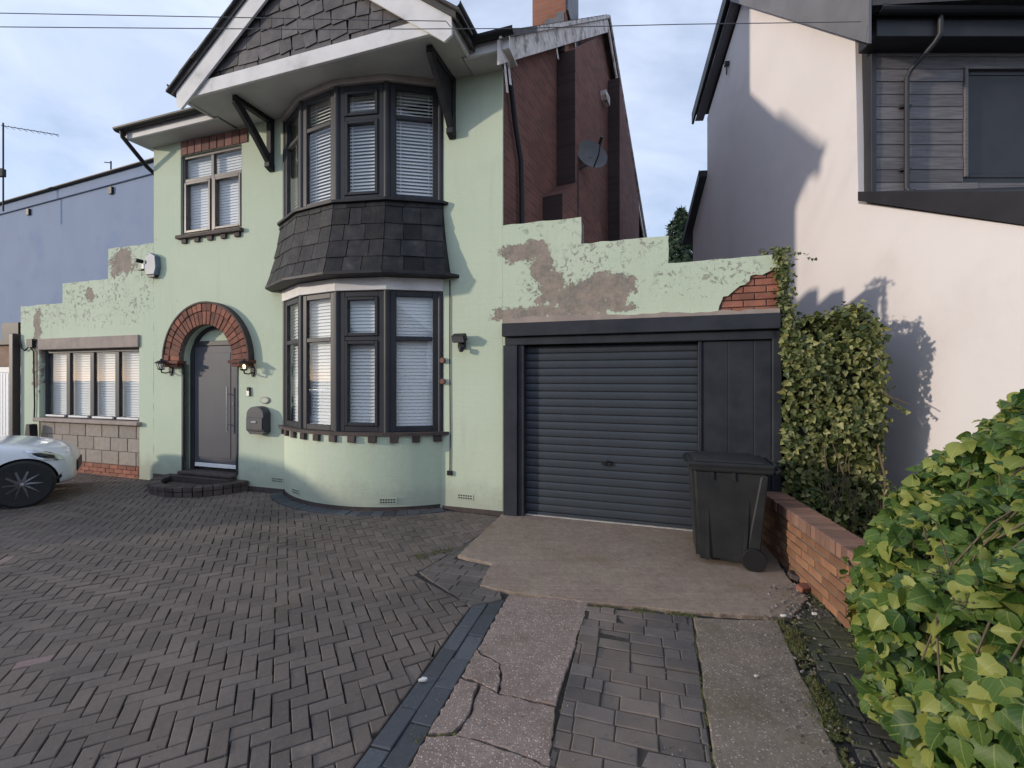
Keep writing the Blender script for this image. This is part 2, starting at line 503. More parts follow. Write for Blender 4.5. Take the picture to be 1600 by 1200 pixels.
# roofs
def slab(mb, pts, th=.09):
    n = len(pts)
    vs = list(pts) + [(p[0], p[1], p[2] - th) for p in pts]
    fs = [tuple(range(n)), tuple(range(2 * n - 1, n - 1, -1))] + [(i, (i + 1) % n, (i + 1) % n + n, i + n) for i in range(n)]
    mb.add(vs, fs)
RZ0, RP = 5.90, .775
def rz(y): return RZ0 + RP * (y + .35)
RIDGE = 4.60
mb = MB()
slab(mb, [(-6.52, -.37, RZ0), (.14, -.37, RZ0), (.14 + .149 * 4.97, RIDGE, rz(RIDGE)), (-1.55, RIDGE, rz(RIDGE))])
slab(mb, [(-6.52, 9.6, RZ0), (-6.52, -.37, RZ0), (-1.55, RIDGE, rz(RIDGE))])
slab(mb, [(-1.55, RIDGE, rz(RIDGE)), (.14 + .149 * 4.97, RIDGE, rz(RIDGE)), (1.58, 9.4, RZ0 + .0), (-6.52, 9.6, RZ0 - .1)])
roof = obj('roof', mb, M_roof, house)
# rows of tiles on the front slope: thin proud courses
mb = MB()
k = 0
y = -.42
while y < RIDGE - .2:
    z = rz(y)
    x0 = -6.55 + max(0, (y + .37)) + .02
    mb.add([(x0, y, z + .012), (.15 + .149 * (y + .37), y, z + .012), (.15 + .149 * (y + .37), y + .3, z + .245), (x0 + .3, y + .3, z + .245),
            (x0, y, z - .012), (.15 + .149 * (y + .37), y, z - .012)], [(0, 1, 2, 3), (0, 4, 5, 1)])
    y += .28
obj('tile_course', mb, M_roof, roof, kind='stuff')
# stepped edges of the tiles and hips seen against the sky
mb = MB()
for i in range(15):
    s = i / 15 * 4.9
    mb.box(-6.54 + s, -6.3 + s, -.39 + s, -.2 + s, rz(-.37 + s) - .04, rz(-.37 + s) + .012 + .010 * (i % 2))
obj('hip_tile', mb, M_roof, roof, kind='stuff')

# front eave: gutter, fascia, soffit, either side of the front gable
AT, AZ, AS = -2.44, 7.45, .745                      # front gable: apex and slope
GL, GR = -4.58, -.30                                # its eaves
mb = MB()
mb.box(-6.5, GL + .1, -.34, -.30, 5.70, 5.86)
mb.box(GR - .1, .2, -.34, -.30, 5.70, 5.86)
mb.box(-6.5, -6.46, -.30, 9.4, 5.70, 5.86)
obj('fascia', mb, M_white, house, bevel=.004)
mb = MB()
mb.box(-6.46, GL + .1, -.30, .0, 5.70, 5.715)
mb.box(GR - .1, .2, -.30, -.002, 5.70, 5.715)
mb.box(-6.46, -6.361, 0, 9.4, 5.70, 5.715)
obj('soffit', mb, M_soffit, house)
def gutter(mb, a, b, r=.058):
    """half-round trough from a to b"""
    a, b = Vector(a), Vector(b)
    d = (b - a).normalized()
    s = Vector((d.y, -d.x, 0))
    vs, fs = [], []
    n = 8
    for p in (a, b):
        for rr in (r, r * .88):
            for k in range(n + 1):
                t = math.pi * k / n
                vs.append(tuple(p + s * (math.cos(t) * rr) + Vector((0, 0, -math.sin(t) * rr))))
    m = n + 1
    for k in range(n):
        fs += [(k, k + 1, 2 * m + k + 1, 2 * m + k), (m + k, 3 * m + k, 3 * m + k + 1, m + k + 1)]
        fs += [(k, m + k, m + k + 1, k + 1), (2 * m + k, 2 * m + k + 1, 3 * m + k + 1, 3 * m + k)]
    fs += [(0, 2 * m, 3 * m, m), (n, m + n, 3 * m + n, 2 * m + n)]
    mb.add(vs, fs)
mb = MB(); gutter(mb, (-6.62, -.41, 5.86), (GL + .12, -.41, 5.86)); obj('gutter', mb, M_gutter, house)
mb = MB(); gutter(mb, (GR + .02, -.41, 5.86), (.28, -.41, 5.86)); obj('gutter', mb, M_gutter, house)
mb = MB(); gutter(mb, (-6.6, 9.3, 5.86), (-6.6, -.40, 5.86)); obj('gutter', mb, M_gutter, house)

# front gable over the bay
GY = -.80
mb = MB()
def az(t): return AZ - AS * abs(t - AT)
slab(mb, [(AT, GY - .1, AZ), (AT, 1.62, AZ), (GL - .06, -.30, az(GL - .06)), (GL - .06, GY - .1, az(GL - .06))], .07)
slab(mb, [(AT, 1.62, AZ), (AT, GY - .1, AZ), (GR + .06, GY - .1, az(GR + .06)), (GR + .06, -.30, az(GR + .06))], .07)
groof = obj('gable_roof', mb, M_roof, house)
mb = MB()                                           # tile ends breaking the verge line
random.seed(3)
for sgn, e in ((-1, GL), (1, GR)):
    n = 9
    for i in range(n):
        t = AT + (e + sgn * .08 - AT) * (i + .5) / n
        dz = random.uniform(-.006, .012)
        mb.prism([(t - .16, az(t - .16 * 1) + .004 + dz), (t + .16, az(t + .16) + .004 + dz), (t + .16, az(t + .16) + .035 + dz), (t - .16, az(t - .16) + .035 + dz)], GY - .14, GY + .25)
obj('verge_tile', mb, M_roof, groof, kind='stuff')
# bargeboards, in front of everything
for sgn, e in ((-1, GL), (1, GR)):
    mb = MB()
    wv = .27
    mb.prism([(AT, AZ - .07), (e, az(e) - .07), (e, az(e) - .07 - wv * .75), (e - sgn * .09, az(e) - .07 - wv * .95), (AT, AZ - .07 - wv * 1.2)], GY - .075, GY - .045)
    obj('bargeboard', mb, M_white, house, bevel=.003)
mb = MB()
mb.box(GL + .16, GR - .16, GY - .04, GY, 5.69, 5.88)
obj('gable_fascia', mb, M_white, house, bevel=.003)
mb = MB()
mb.box(GL + .06, GR - .06, GY + .001, -.345, 5.72, 5.735)
mb.box(GL + .12, GR - .12, -.344, -.002, 5.72, 5.735)
obj('gable_soffit', mb, M_soffit, house)
for e, s in ((GL, 1), (GR, -1)):
    mb = MB()
    x = e + s * .03
    mb.box(x - .015, x + .015, GY - .04, -.345, 5.70, az(e) - .06)
    obj('return_fascia', mb, M_white, house)
mb = MB(); gutter(mb, (GL - .07, -.42, 5.90), (GL - .07, GY - .12, 5.90)); obj('gutter', mb, M_gutter, house)
mb = MB(); gutter(mb, (GR + .07, GY - .12, 5.90), (GR + .07, -.42, 5.90)); obj('gutter', mb, M_gutter, house)
# slates in the triangle: rough courses, each slate its own piece
tri = ccw([(GL + .3, 5.88), (GR - .3, 5.88), (AT, AZ - .20)])
mb = MB(); mb.prism(tri, GY + .03, GY + .05); obj('gable_backing', mb, M_black, house)
random.seed(11)
z = 5.80
row = 0
while z < AZ - .25:
    x = GL + random.uniform(-.1, .1)
    while x < GR:
        wd = random.choice((.2, .26, .3, .36, .24))
        a = random.gauss(0, 2.5) + (6 if abs(x - AT + .3) < .8 else 0)
        pol = [(-wd / 2 + .006, random.uniform(-.006, .006)), (wd / 2 - .006, random.uniform(-.012, .012)), (wd / 2 - .006, .23), (-wd / 2 + .006, .23)]
        if random.random() < .3: pol[0] = (pol[0][0] + .03, pol[0][1]); pol.insert(0, (pol[0][0] - .03, pol[0][1] + .06))
        ca, sa = math.cos(R(a)), math.sin(R(a))
        pol = [(x + wd / 2 + p[0] * ca - p[1] * sa, z + p[0] * sa + p[1] * ca) for p in pol]
        pol = clip(ccw(pol), tri)
        if len(pol) > 2 and abs(area(pol)) > .004:
            mb = MB()
            th = random.uniform(.006, .011)
            n = len(pol)
            def yy(p): return GY + .022 - (.018 * (1 - (p[1] - z) / .23))
            vs = [(p[0], yy(p), p[1]) for p in pol] + [(p[0], yy(p) - th, p[1]) for p in pol]
            mb.add(vs, [tuple(range(n)), tuple(range(2 * n - 1, n - 1, -1))] + [(i, (i + 1) % n, (i + 1) % n + n, i + n) for i in range(n)])
            obj('slate', mb, M_slate_gable, house)
        x += wd
    z += .185
    row += 1
# timber knee brackets
for bt in (-3.76, -.70):
    mb = MB()
    d, z0, z1 = .66, 4.98, 5.72
    mb.box(bt - .045, bt + .045, -.075, -.001, z0 + .02, z1)                   # post on the wall
    mb.box(bt - .04, bt + .04, -d, -.076, z1 - .075, z1 - .001)                # bearer under the soffit
    n = 7
    outer, inner = [], []
    for k in range(n + 1):
        u = k / n
        bx, bz = -.06 - (d - .08) * u, z0 + .06 + (z1 - z0 - .13) * u
        sag = math.sin(math.pi * u) * .045
        outer.append((bx - .035 + sag * .7, bz - .035 - sag * .2)); inner.append((bx + .055 + sag * .7, bz + .03 - sag * .2))
    mb.prism(outer + inner[::-1], bt - .036, bt + .036, 'x')
    mb.prism([(-.11, z0 - .02), (-.02, z0 - .06), (-.001, z0 - .06), (-.001, z0 + .05), (-.11, z0 + .05)], bt - .05, bt + .05, 'x')
    obj('knee_bracket', mb, M_black, house, bevel=.006)
    if bt > -1:                                                               # the right one is boarded between its timbers
        mb = MB(); mb.prism([(-.08, z0 + .1), (-.08, z1 - .08), (-d + .1, z1 - .08)], bt - .02, bt + .02, 'x')
        obj('bracket_web', mb, M_black, house)

# right verge: peeling bargeboard up the front slope, down the rear
def vt(y, o=0): return .149 * y / .988 + .13 + o
mb = MB()
def vboard(mb, y0, y1, z0a, z0b, hw, o=0, th=.03):
    vs = []
    for (y, z) in ((y0, z0a), (y1, z0b)):
        for (dx, dz) in ((0, 0), (th, 0), (th, -hw), (0, -hw)):
            vs.append((vt(y, o) + dx, y, z + dz))
    mb.add(vs, [(0, 1, 2, 3), (4, 7, 6, 5), (0, 4, 5, 1), (1, 5, 6, 2), (2, 6, 7, 3), (3, 7, 4, 0)])
vboard(mb, -.40, RIDGE, rz(-.40) - .08, rz(RIDGE) - .08, .30)
obj('verge_board', mb, M_peel, house)
mb = MB(); vboard(mb, RIDGE + .002, 9.35, rz(RIDGE) - .08, RZ0 - .07, .17); obj('verge_board', mb, M_peel, house)
mb = MB(); vboard(mb, RIDGE, 9.4, rz(RIDGE) - .02, RZ0 - .01, .05, .033, .05); obj('verge_flashing', mb, M_peel, house)
mb = MB(); vboard(mb, -.42, RIDGE, rz(-.42) + .0, rz(RIDGE) + .0, .075, .034, .03); obj('verge_cap', mb, M_peel, house)
# splintered ends hanging from it
mb = MB()
random.seed(5)
for (y, l) in ((-.25, .34), (-.16, .26), (1.5, .16), (2.4, .14)):
    z = rz(y) - .38
    mb.add([(vt(y), y, z + .1), (vt(y) + .012, y + .05, z + .1), (vt(y) + .05, y + .06, z - l), (vt(y) + .03, y + .03, z - l)], [(0, 1, 2, 3)])
obj('splinter', mb, M_peel, house, kind='stuff')
mb = MB(); mb.prism([(9.4, 5.45), (9.75, 5.45), (9.75, 5.75), (9.4, 5.75)], .0, .42, 'x'); mb2 = MB()
o = obj('rear_eave_end', mb, M_white, house); o.location = o.location + Vector((1.15, 0, -.1))

# brick chimney above the ridge
mb = MB()
mb.box(-.14, .43, 1.95, 3.0, 7.2, 10.1)
chim = obj('chimney', mb, M_chim_brick, house)
mb = MB()
mb.box(.431, .47, 1.98, 3.0, 7.9, 10.1)
obj('chimney_side_slab', mb, M_lead, chim)  # dark grey slab over the right face of the stack
mb = MB()
mb.prism([(-.14, 7.2), (.41, 7.2), (.41, 7.85), (.28, 7.85), (.28, 7.78), (.08, 7.78), (.08, 7.70), (-.14, 7.70)], 1.925, 1.947)
obj('chimney_flashing', mb, M_lead, chim)

# ---- windows
def window(parent, M, W, z0, z1, cols=1, transom=None, fr=.07, sashes=(), mat=None, mull=.065, depth=.07, blind=True, glass=None, pitch=.046, tilt=66, blind_top=None, bot_bar=None):
    mat = mat or M_upvc
    mb = MB(M)
    mb.box(0, fr, 0, depth, z0, z1); mb.box(W - fr, W, 0, depth, z0, z1)
    mb.box(fr, W - fr, 0, depth, z1 - fr, z1); mb.box(fr, W - fr, 0, depth, z0, z0 + fr)
    cw = (W - 2 * fr - mull * (cols - 1)) / cols
    cells = []
    for c in range(cols):
        x0 = fr + c * (cw + mull)
        if c: mb.box(x0 - mull, x0, .003, depth - .003, z0 + fr, z1 - fr)
        rows = [(z0 + fr, z1 - fr)] if transom is None else [(z0 + fr, transom - .03), (transom + .03, z1 - fr)]
        if transom is not None: mb.box(x0, x0 + cw, .003, depth - .003, transom - .03, transom + .03)
        for r_, (a, b) in enumerate(rows): cells.append((c, r_, x0, x0 + cw, a, b))
    wnd = obj('window', mb, mat, parent, bevel=.006)
    wnd.location = -OFF.get(parent.name, Vector())
    for (c, r_, x0, x1, a, b) in cells:
        if (c, r_) in sashes:
            s = MB(M); f2 = .045
            s.box(x0 + .003, x0 + f2, -.014, depth - .01, a + .003, b - .003); s.box(x1 - f2, x1 - .003, -.014, depth - .01, a + .003, b - .003)
            s.box(x0 + f2, x1 - f2, -.014, depth - .01, a + .003, a + f2); s.box(x0 + f2, x1 - f2, -.014, depth - .01, b - f2, b - .003)
            o = obj('sash', s, mat, wnd, bevel=.006); o.location = (0, 0, 0)
            x0 += f2; x1 -= f2; a += f2; b -= f2
        g = MB(M); g.box(x0 - .004, x1 + .004, .028, .034, a - .004, b + .004)
        o = obj('pane', g, glass or M_glass, wnd); o.location = (0, 0, 0)
    if blind:
        bl = MB(M)
        z = z0 + fr + .01
        top = blind_top or z1 - .04
        ty, tz = math.cos(R(tilt)) * .025, math.sin(R(tilt)) * .025
        while z < top:
            bl.add([(fr * .3, .105 - ty, z - tz), (W - fr * .3, .105 - ty, z - tz), (W - fr * .3, .105, z + .004), (fr * .3, .105, z + .004), (W - fr * .3, .105 + ty, z + tz), (fr * .3, .105 + ty, z + tz)], [(0, 1, 2, 3), (3, 2, 4, 5)])
            z += pitch
        for fx in (.2, .8): bl.box(W * fx - .006, W * fx + .006, .118, .122, z0 + fr, top)
        o = obj('blind', bl, M_blind, wnd, kind='stuff'); o.location = (0, 0, 0)
    return wnd

# upper-left window
Mw = Matrix.Translation((-5.72, .035, 0))
window(house, Mw, 1.34, 4.12, 5.46, 2, 5.05, fr=.05, sashes=((0, 0), (1, 0)), mat=M_upvc_brown, tilt=74, pitch=.046)
mb = MB(); mb.box(-5.76, -4.34, -.07, .20, 4.06, 4.118); obj('window_sill', mb, M_darkbrick, house, bevel=.006)
for k in range(9):
    mb = MB(); x = -5.70 + k * .163; mb.box(x + random.uniform(-.004, .004), x + .150, -.014 - random.uniform(0, .006), .02, 5.464, 5.69)
    obj('brick', mb, M_soldier, house, bevel=.004)
for k in range(5):
    mb = MB(); x = -5.66 + k * .29; mb.box(x, x + .105, -.035, .02, 3.985, 4.058)
    obj('brick', mb, M_darkbrick, house, bevel=.004)

# the bay
def facet(i, off):
    a, b = bp(BAY_A[i], off), bp(BAY_A[i + 1], off)
    d = Vector((b[0] - a[0], b[1] - a[1], 0)); L = d.length; d.normalize()
    nrm = Vector((-d.y, d.x, 0))                     # inwards
    M = Matrix(((d.x, nrm.x, 0, a[0]), (d.y, nrm.y, 0, a[1]), (0, 0, 1, 0), (0, 0, 0, 1)))
    return M, L
for (z0, z1, tr, tl) in ((1.03, 2.90, 2.27, 64), (4.10, 5.64, 5.20, 52)):
    for i in range(4):
        M, L = facet(i, 0)
        window(house, M @ Matrix.Translation((.045, 0, 0)), L - .09, z0, z1, 1, tr, fr=.075, sashes=((0, 1), (0, 0)) if i == 2 else (), tilt=tl if i != 3 or z0 > 3 else 74)
    for i in range(5):                               # corner posts between the facets
        x, y = bp(BAY_A[i], -.03)
        mb = MB(); mb.lathe([(.052, z0), (.052, z1)], 10, (x, y, 0)); obj('corner_post', mb, M_upvc, house, smooth=40)
def bay_ring(name, z0, z1, o0, o1, inner, mat, arc=False, o2=None, **kw):
    n = 24 if arc else 4
    al = [-BPH + 2 * BPH * k / n for k in range(n + 1)]
    mb = MB()
    vs, fs = [], []
    for a in al:
        p0, p1, p2 = bp(a, o0), bp(a, o1), bp(a, inner)
        vs += [(p0[0], p0[1], z0), (p1[0], p1[1], z1), (p2[0], p2[1], z1), (p2[0], p2[1], z0)]
    for k in range(n):
        for j in range(4):
            fs.append((k * 4 + j, k * 4 + (j + 1) % 4, k * 4 + 4 + (j + 1) % 4, k * 4 + 4 + j))
    fs += [(0, 1, 2, 3), (n * 4, n * 4 + 3, n * 4 + 2, n * 4 + 1)]
    mb.add(vs, fs)
    # returns to the wall at both ends
    for a, s in ((al[0], -1), (al[-1], 1)):
        p0, p1 = bp(a, o0), bp(a, o1)
        if p0[1] < -.004 or p1[1] < -.004:
            pass
    return obj(name, mb, mat, house, **kw)
# curved rendered base (a little fuller than the windows above)
mb = MB()
S2 = .50; R2 = (BW ** 2 + S2 ** 2) / (2 * S2); P2 = math.asin(BW / R2)
def arc2(a, off=0): return (BT + (R2 + off) * math.sin(a), -(S2 - R2 + (R2 + off) * math.cos(a)))
n = 40
pl = [arc2(-P2 + 2 * P2 * k / n) for k in range(n + 1)]
mb.prism(pl + [(BT + BW, .1), (BT - BW, .1)], .055, .985, 'z')
obj('bay_base', mb, M_mint, house, smooth=30)
mb = MB()
pl = [arc2(-P2 + 2 * P2 * k / n, -.012) for k in range(n + 1)]
mb.prism(pl + [(BT + BW, .1), (BT - BW, .1)], -.08, .053, 'z')
obj('bay_plinth', mb, M_darkbrick, house, smooth=30)
def ledge(name, z0, z1, off, mat, arc=True):
    mb = MB()
    n = 40 if arc else 4
    pl = [bp(-BPH * 1.06 + 2 * BPH * 1.06 * k / n, off) if arc else bp(BAY_A[k], off) for k in range(n + 1)]
    if arc: pl = [(p[0], min(p[1], -.002)) for p in pl]
    else: pl = [(pl[0][0] - off * .4, -.002)] + pl + [(pl[-1][0] + off * .4, -.002)]
    mb.prism(pl + [(pl[-1][0], .06), (pl[0][0], .06)], z0, z1, 'z')
    return obj(name, mb, mat, house, bevel=.005)
ledge('bay_sill', .987, 1.028, .07, M_darkbrick)
for k in range(11):                                  # dentil bricks under the sill
    a = -P2 * .96 + 2 * P2 * .96 * k / 10
    x, y = arc2(a, 0)
    mb = MB(Matrix.Translation((x, y, 0)) @ Matrix.Rotation(a, 4, 'Z'))
    mb.box(-.052, .052, -.045, .03, .90, .985)
    obj('brick', mb, M_darkbrick, house, bevel=.004)
ledge('bay_cornice', 2.905, 3.07, .035, M_white, arc=False)
ledge('skirt_board', 3.072, 3.115, .26, M_black, arc=False)
ledge('skirt_cap', 4.058, 4.098, .10, M_black, arc=False)
ledge('bay_head', 5.645, 5.719, .045, M_bayrender, arc=False)
# slate skirt between the storeys
def skirt(i, u, v, lift=0):
    a0, a1 = Vector((*bp(BAY_A[i], .235 + lift), 3.10)), Vector((*bp(BAY_A[i + 1], .235 + lift), 3.10))
    b0, b1 = Vector((*bp(BAY_A[i], .05 + lift), 4.06)), Vector((*bp(BAY_A[i + 1], .05 + lift), 4.06))
    v2 = v
    f = 1 - (1 - v) ** 1.5                           # bell-cast foot
    lo, hi = a0.lerp(a1, u), b0.lerp(b1, u)
    p = lo.lerp(hi, f); p.z = 3.10 + .96 * v
    return p
mb = MB()
for i in range(4):
    for j in range(6):
        mb.add([skirt(i, 0, j / 6), skirt(i, 1, j / 6), skirt(i, 1, (j + 1) / 6), skirt(i, 0, (j + 1) / 6)], [(0, 1, 2, 3)])
for (i, u) in ((0, 0), (3, 1)):                      # cheeks closing the skirt to the wall
    pts = [skirt(i, u, j / 6) for j in range(7)]
    wall = [(p.x, .02, p.z) for p in pts]
    for j in range(6): mb.add([pts[j], pts[j + 1], wall[j + 1], wall[j]], [(0, 1, 2, 3)])
obj('skirt_backing', mb, M_slate, house)
random.seed(21)
for i in range(4):
    v0, row = -.01, 0
    for h_ in (.235, .24, .225, .24, .15):
        u = 0
        ws = []
        while u < 1:
            d = random.uniform(.22, .42)
            if 1 - u - d < .14: d = 1 - u
            ws.append((u, u + d)); u += d
        for (ua, ub) in ws:
            v1 = min(1, v0 + h_ + .02)
            e = .006
            j0, j1 = random.uniform(-.012, .006), random.uniform(-.012, .006)
            lift = random.uniform(.010, .017)
            q = [skirt(i, ua + e, max(-.02, v0 + j0), lift + .006), skirt(i, ub - e, max(-.02, v0 + j1), lift + .006), skirt(i, ub - e, v1, lift - .006), skirt(i, ua + e, v1, lift - .006)]
            b_ = [skirt(i, ua + e, max(-.02, v0 + j0), lift - .006), skirt(i, ub - e, max(-.02, v0 + j1), lift - .006), skirt(i, ub - e, v1, .001), skirt(i, ua + e, v1, .001)]
            mb = MB(); mb.add(q + b_, [(0, 1, 2, 3), (0, 4, 5, 1), (1, 5, 6, 2), (2, 6, 7, 3), (3, 7, 4, 0)])
            obj('slate', mb, M_slate, house)
        v0 += h_
# air bricks low on the bay and the wall
for a in (-P2 * .55, P2 * .52):
    x, y = arc2(a, 0)
    M = Matrix.Translation((x, y, 0)) @ Matrix.Rotation(a, 4, 'Z')
    mb = MB(M); mb.box(-.115, .115, -.006, .03, .10, .175)
    ab = obj('air_brick', mb, M_mint, house)
    mb = MB(M)
    for r_ in range(2):
        for k in range(6): mb.box(-.10 + k * .034, -.078 + k * .034, -.0075, 0, .112 + r_ * .032, .130 + r_ * .032)
    o = obj('air_slot', mb, M_dark, ab, kind='stuff'); o.location = (0, 0, 0)
for x in (-.52, -3.66):
    mb = MB(); mb.box(x - .115, x + .115, -.006, .03, .14, .215); ab = obj('air_brick', mb, M_mint, house)
    mb = MB()
    for r_ in range(2):
        for k in range(6): mb.box(x - .10 + k * .034, x - .078 + k * .034, -.0075, 0, .152 + r_ * .032, .170 + r_ * .032)
    o = obj('air_slot', mb, M_dark, ab, kind='stuff'); o.location = (0, 0, 0)
# dark bitumen plinth along the foot of the wall
mb = MB()
for (a, b, z) in ((-.85, -.002, .035), (-5.65, -3.52, .045), (-6.36, -5.66, .10)):
    mb = MB(); mb.box(a, b, -.012, -.001, -.08, z); obj('plinth', mb, M_darkbrick, house)

# ---- front door in its brick arch
mb = MB()
mb.box(DC - DR, DC - DR + .085, .10, .19, .2, 2.36); mb.box(DC + DR - .085, DC + DR, .10, .19, .2, 2.36)
mb.box(DC - DR + .086, DC + DR - .086, .10, .19, 2.28, 2.36)
fr = obj('door_frame', mb, M_upvc, house, bevel=.006)
mb = MB()
DL0, DL1 = DC - DR + .09, DC + DR - .09
mb.box(DL0, DL1, .115, .165, .255, 2.276)
door = obj('door', mb, M_door, house, bevel=.004)
mb = MB()
mb.box(DL0 + .10, DL1 - .16, .108, .1145, .42, 2.16)
obj('door_panel', mb, M_door, door, bevel=.005)
mb = MB(); hx = DL1 - .17
mb.tube([(hx, .055, .86), (hx, .055, 1.60)], .014, 10)
for z in (.98, 1.48): mb.tube([(hx, .055, z), (hx, .118, z)], .008, 8)
o = obj('door_handle', mb, M_steel, door, smooth=40)
mb = MB(); mb.box(DL0 + .03, DL1 - .03, .095, .114, .262, .325); obj('kick_plate', mb, M_blind, door, bevel=.003)
mb = MB(); mb.lathe([(.018, .107), (.018, .1145)], 12, (hx + .07, 0, 1.32), 'y'); obj('lock', mb, M_steel, door, smooth=40)
mb = MB()
mb.prism([(DC + (DR - .01) * math.cos(math.pi * k / 20), max(2.362, DZ + (DR - .01) * math.sin(math.pi * k / 20))) for k in range(21)], .13, .2)
obj('transom_panel', mb, M_mint, house)
mb = MB()
arcp = [(DC + r_ * math.cos(t), DZ + r_ * math.sin(t)) for r_, ts in ((DR - .004, [R(35 + 110 * k / 16) for k in range(17)]), (DR - .055, [R(145 - 110 * k / 16) for k in range(17)])) for t in ts]
mb.prism(arcp, .09, .13)
obj('transom_bead', mb, M_upvc, house)
mb = MB(); mb.box(DC - DR - .02, DC + DR + .02, -.10, .19, .16, .205); obj('threshold', mb, M_darkbrick, house, bevel=.008)
# voussoirs: two rings of brick on end, standing proud of the render
random.seed(4)
nb = 25
for k in range(nb):
    a0, a1 = math.pi * k / nb, math.pi * (k + 1) / nb
    g = .012
    for (r0, r1, pr) in ((DR + .005, DR + .215, .085), (DR + .225, DRO - .03, .095)):
        ga = g / r1 / 2
        pr += random.uniform(-.006, .006)
        mb = MB()
        q = [(DC + r * math.cos(a), DZ + r * math.sin(a)) for (r, a) in ((r0, a0 + ga * 1.3), (r1, a0 + ga), (r1, a1 - ga), (r0, a1 - ga * 1.3))]
        mb.prism(q, -pr, .02)
        obj('brick', mb, M_archbrick, house, bevel=.004)
mb = MB()
def ring(r0, r1, n=32): return [(DC + r1 * math.cos(math.pi * k / n), DZ + r1 * math.sin(math.pi * k / n)) for k in range(n + 1)] + [(DC + r0 * math.cos(math.pi * k / n), DZ + r0 * math.sin(math.pi * k / n)) for k in range(n, -1, -1)]
mb.prism(ring(DR + .002, DRO - .032), -.070, .02); obj('arch_mortar', mb, M_mortar, house)
mb = MB(); mb.prism(ring(DRO - .03, DRO), -.105, .02); obj('drip_mould', mb, M_darkbrick, house, bevel=.006)
for s in (-1, 1):
    mb = MB(); x = DC + s * (DR + DRO) / 2
    mb.box(x - .22, x + .22, -.13, .02, DZ - .052, DZ - .004)
    mb.box(x - .17, x + .17, -.10, .02, DZ - .105, DZ - .056)
    obj('arch_corbel', mb, M_archbrick, house, bevel=.005)
    mb = MB(); x = DC + s * (DR + .022); mb.box(x - .022, x + .022, -.012, .095, .2, DZ - .055); obj('door_trim', mb, M_upvc, house, bevel=.004)

# ------------------------------------------------------------------ D-shaped brick doorstep
step = hthing('doorstep', 'curved dark brick doorstep with a sunken middle below the front door', 'doorstep', (DC, -.35, 0))
random.seed(9)
SA, SB = .86, .74
nb = 19
for ringi, (f0, f1, z0, z1) in enumerate(((.78, 1.0, .072, .135), (.80, .99, -.02, .066))):
    for k in range(nb):
        a0, a1 = math.pi + math.pi * k / nb + .008, math.pi + math.pi * (k + 1) / nb - .008
        q = [(DC + SA * f * math.cos(a), -.015 + SB * f * math.sin(a)) for (f, a) in ((f0, a0), (f1, a0), (f1, a1), (f0, a1))]
        mb = MB(); mb.prism(q, z0, z1 + random.uniform(-.004, .004), 'z'); obj('brick', mb, M_darkbrick, step, bevel=.006)
mb = MB()
mb.prism([(DC + SA * .75 * math.cos(math.pi + math.pi * k / 24), -.014 + SB * .75 * math.sin(math.pi + math.pi * k / 24)) for k in range(25)], -.02, .05, 'z')
obj('infill', mb, M_darkbrick, step)
mb = MB(); mb.box(DC - .66, DC + .62, -.17, -.016, .051, .150); obj('tread', mb, M_darkbrick, step, bevel=.008)
# ------------------------------------------------------------------ left single-storey side with stepped parapet
side = hthing('side_extension', 'single-storey left wing in flaking mint render with stepped top and wide window', 'extension', (-8.2, 0, 0))
def rough(pts, step=.12, amp=.008, seed=1):
    """break long edges of an outline into slightly uneven ones"""
    rr = random.Random(seed)
    out = []
    for i in range(len(pts)):
        a, b = pts[i], pts[(i + 1) % len(pts)]
        L = math.hypot(b[0] - a[0], b[1] - a[1])
        n = max(1, int(L / step)) if max(a[1], b[1]) > 2.6 else 1
        for k in range(n):
            t = k / n
            j = (rr.uniform(-amp, amp), rr.uniform(-amp, amp)) if k else (0, 0)
            out.append((a[0] + (b[0] - a[0]) * t + j[0], a[1] + (b[1] - a[1]) * t + j[1]))
    return out
mb = MB()
outl = rough([(-10.1, -.1), (-6.364, -.1), (-6.364, 4.07), (-7.53, 4.07), (-7.53, 3.53), (-8.81, 3.53), (-8.81, 3.16), (-10.1, 3.16)])
mb.prism([outl, rect(-9.52, -6.72, .0, 2.50)], 0, .26)
obj('parapet_wall', mb, M_mint, side)
mb = MB(); mb.box(-10.1, -9.86, .262, 6.0, -.1, 2.9); obj('flank_wall', mb, M_mint, side)
mb = MB(); mb.box(-10.1, -6.37, .262, 6.0, 2.62, 2.74); obj('flat_roof', mb, M_lead, side)
mb = MB(); mb.box(-9.50, -6.70, -.035, .12, 2.285, 2.495); obj('lintel', mb, M_stone, side, bevel=.008)
Mw = Matrix.Translation((-9.50, .08, 0))
window(side, Mw, 2.76, .98, 2.28, 4, None, fr=.06, mull=.11, mat=M_upvc, tilt=60, pitch=.047)
mb = MB(); mb.box(-9.56, -6.66, -.08, .15, .915, .978); obj('window_sill', mb, M_stone, side, bevel=.008)
for c in range(4):
    mb = MB(); x = -9.42 + c * .68; mb.box(x, x + .56, .045, .079, 1.0, 1.035); obj('window_bead', mb, M_white, side, bevel=.004)
random.seed(13)
mb = MB(); mb.box(-9.51, -6.73, .03, .2, -.08, .915); obj('infill_mortar', mb, M_mortar, side)
z = .19
for r_ in range(3):
    x = -9.51 - (.22 if r_ % 2 else 0)
    while x < -6.74:
        x0, x1 = max(x, -9.51), min(x + .44, -6.735)
        if x1 - x0 > .05:
            mb = MB(); mb.box(x0 + .005, x1 - .005, .006 + random.uniform(0, .006), .06, z + .005, z + .235); obj('block', mb, M_block, side, bevel=.004)
        x += .45
    z += .24
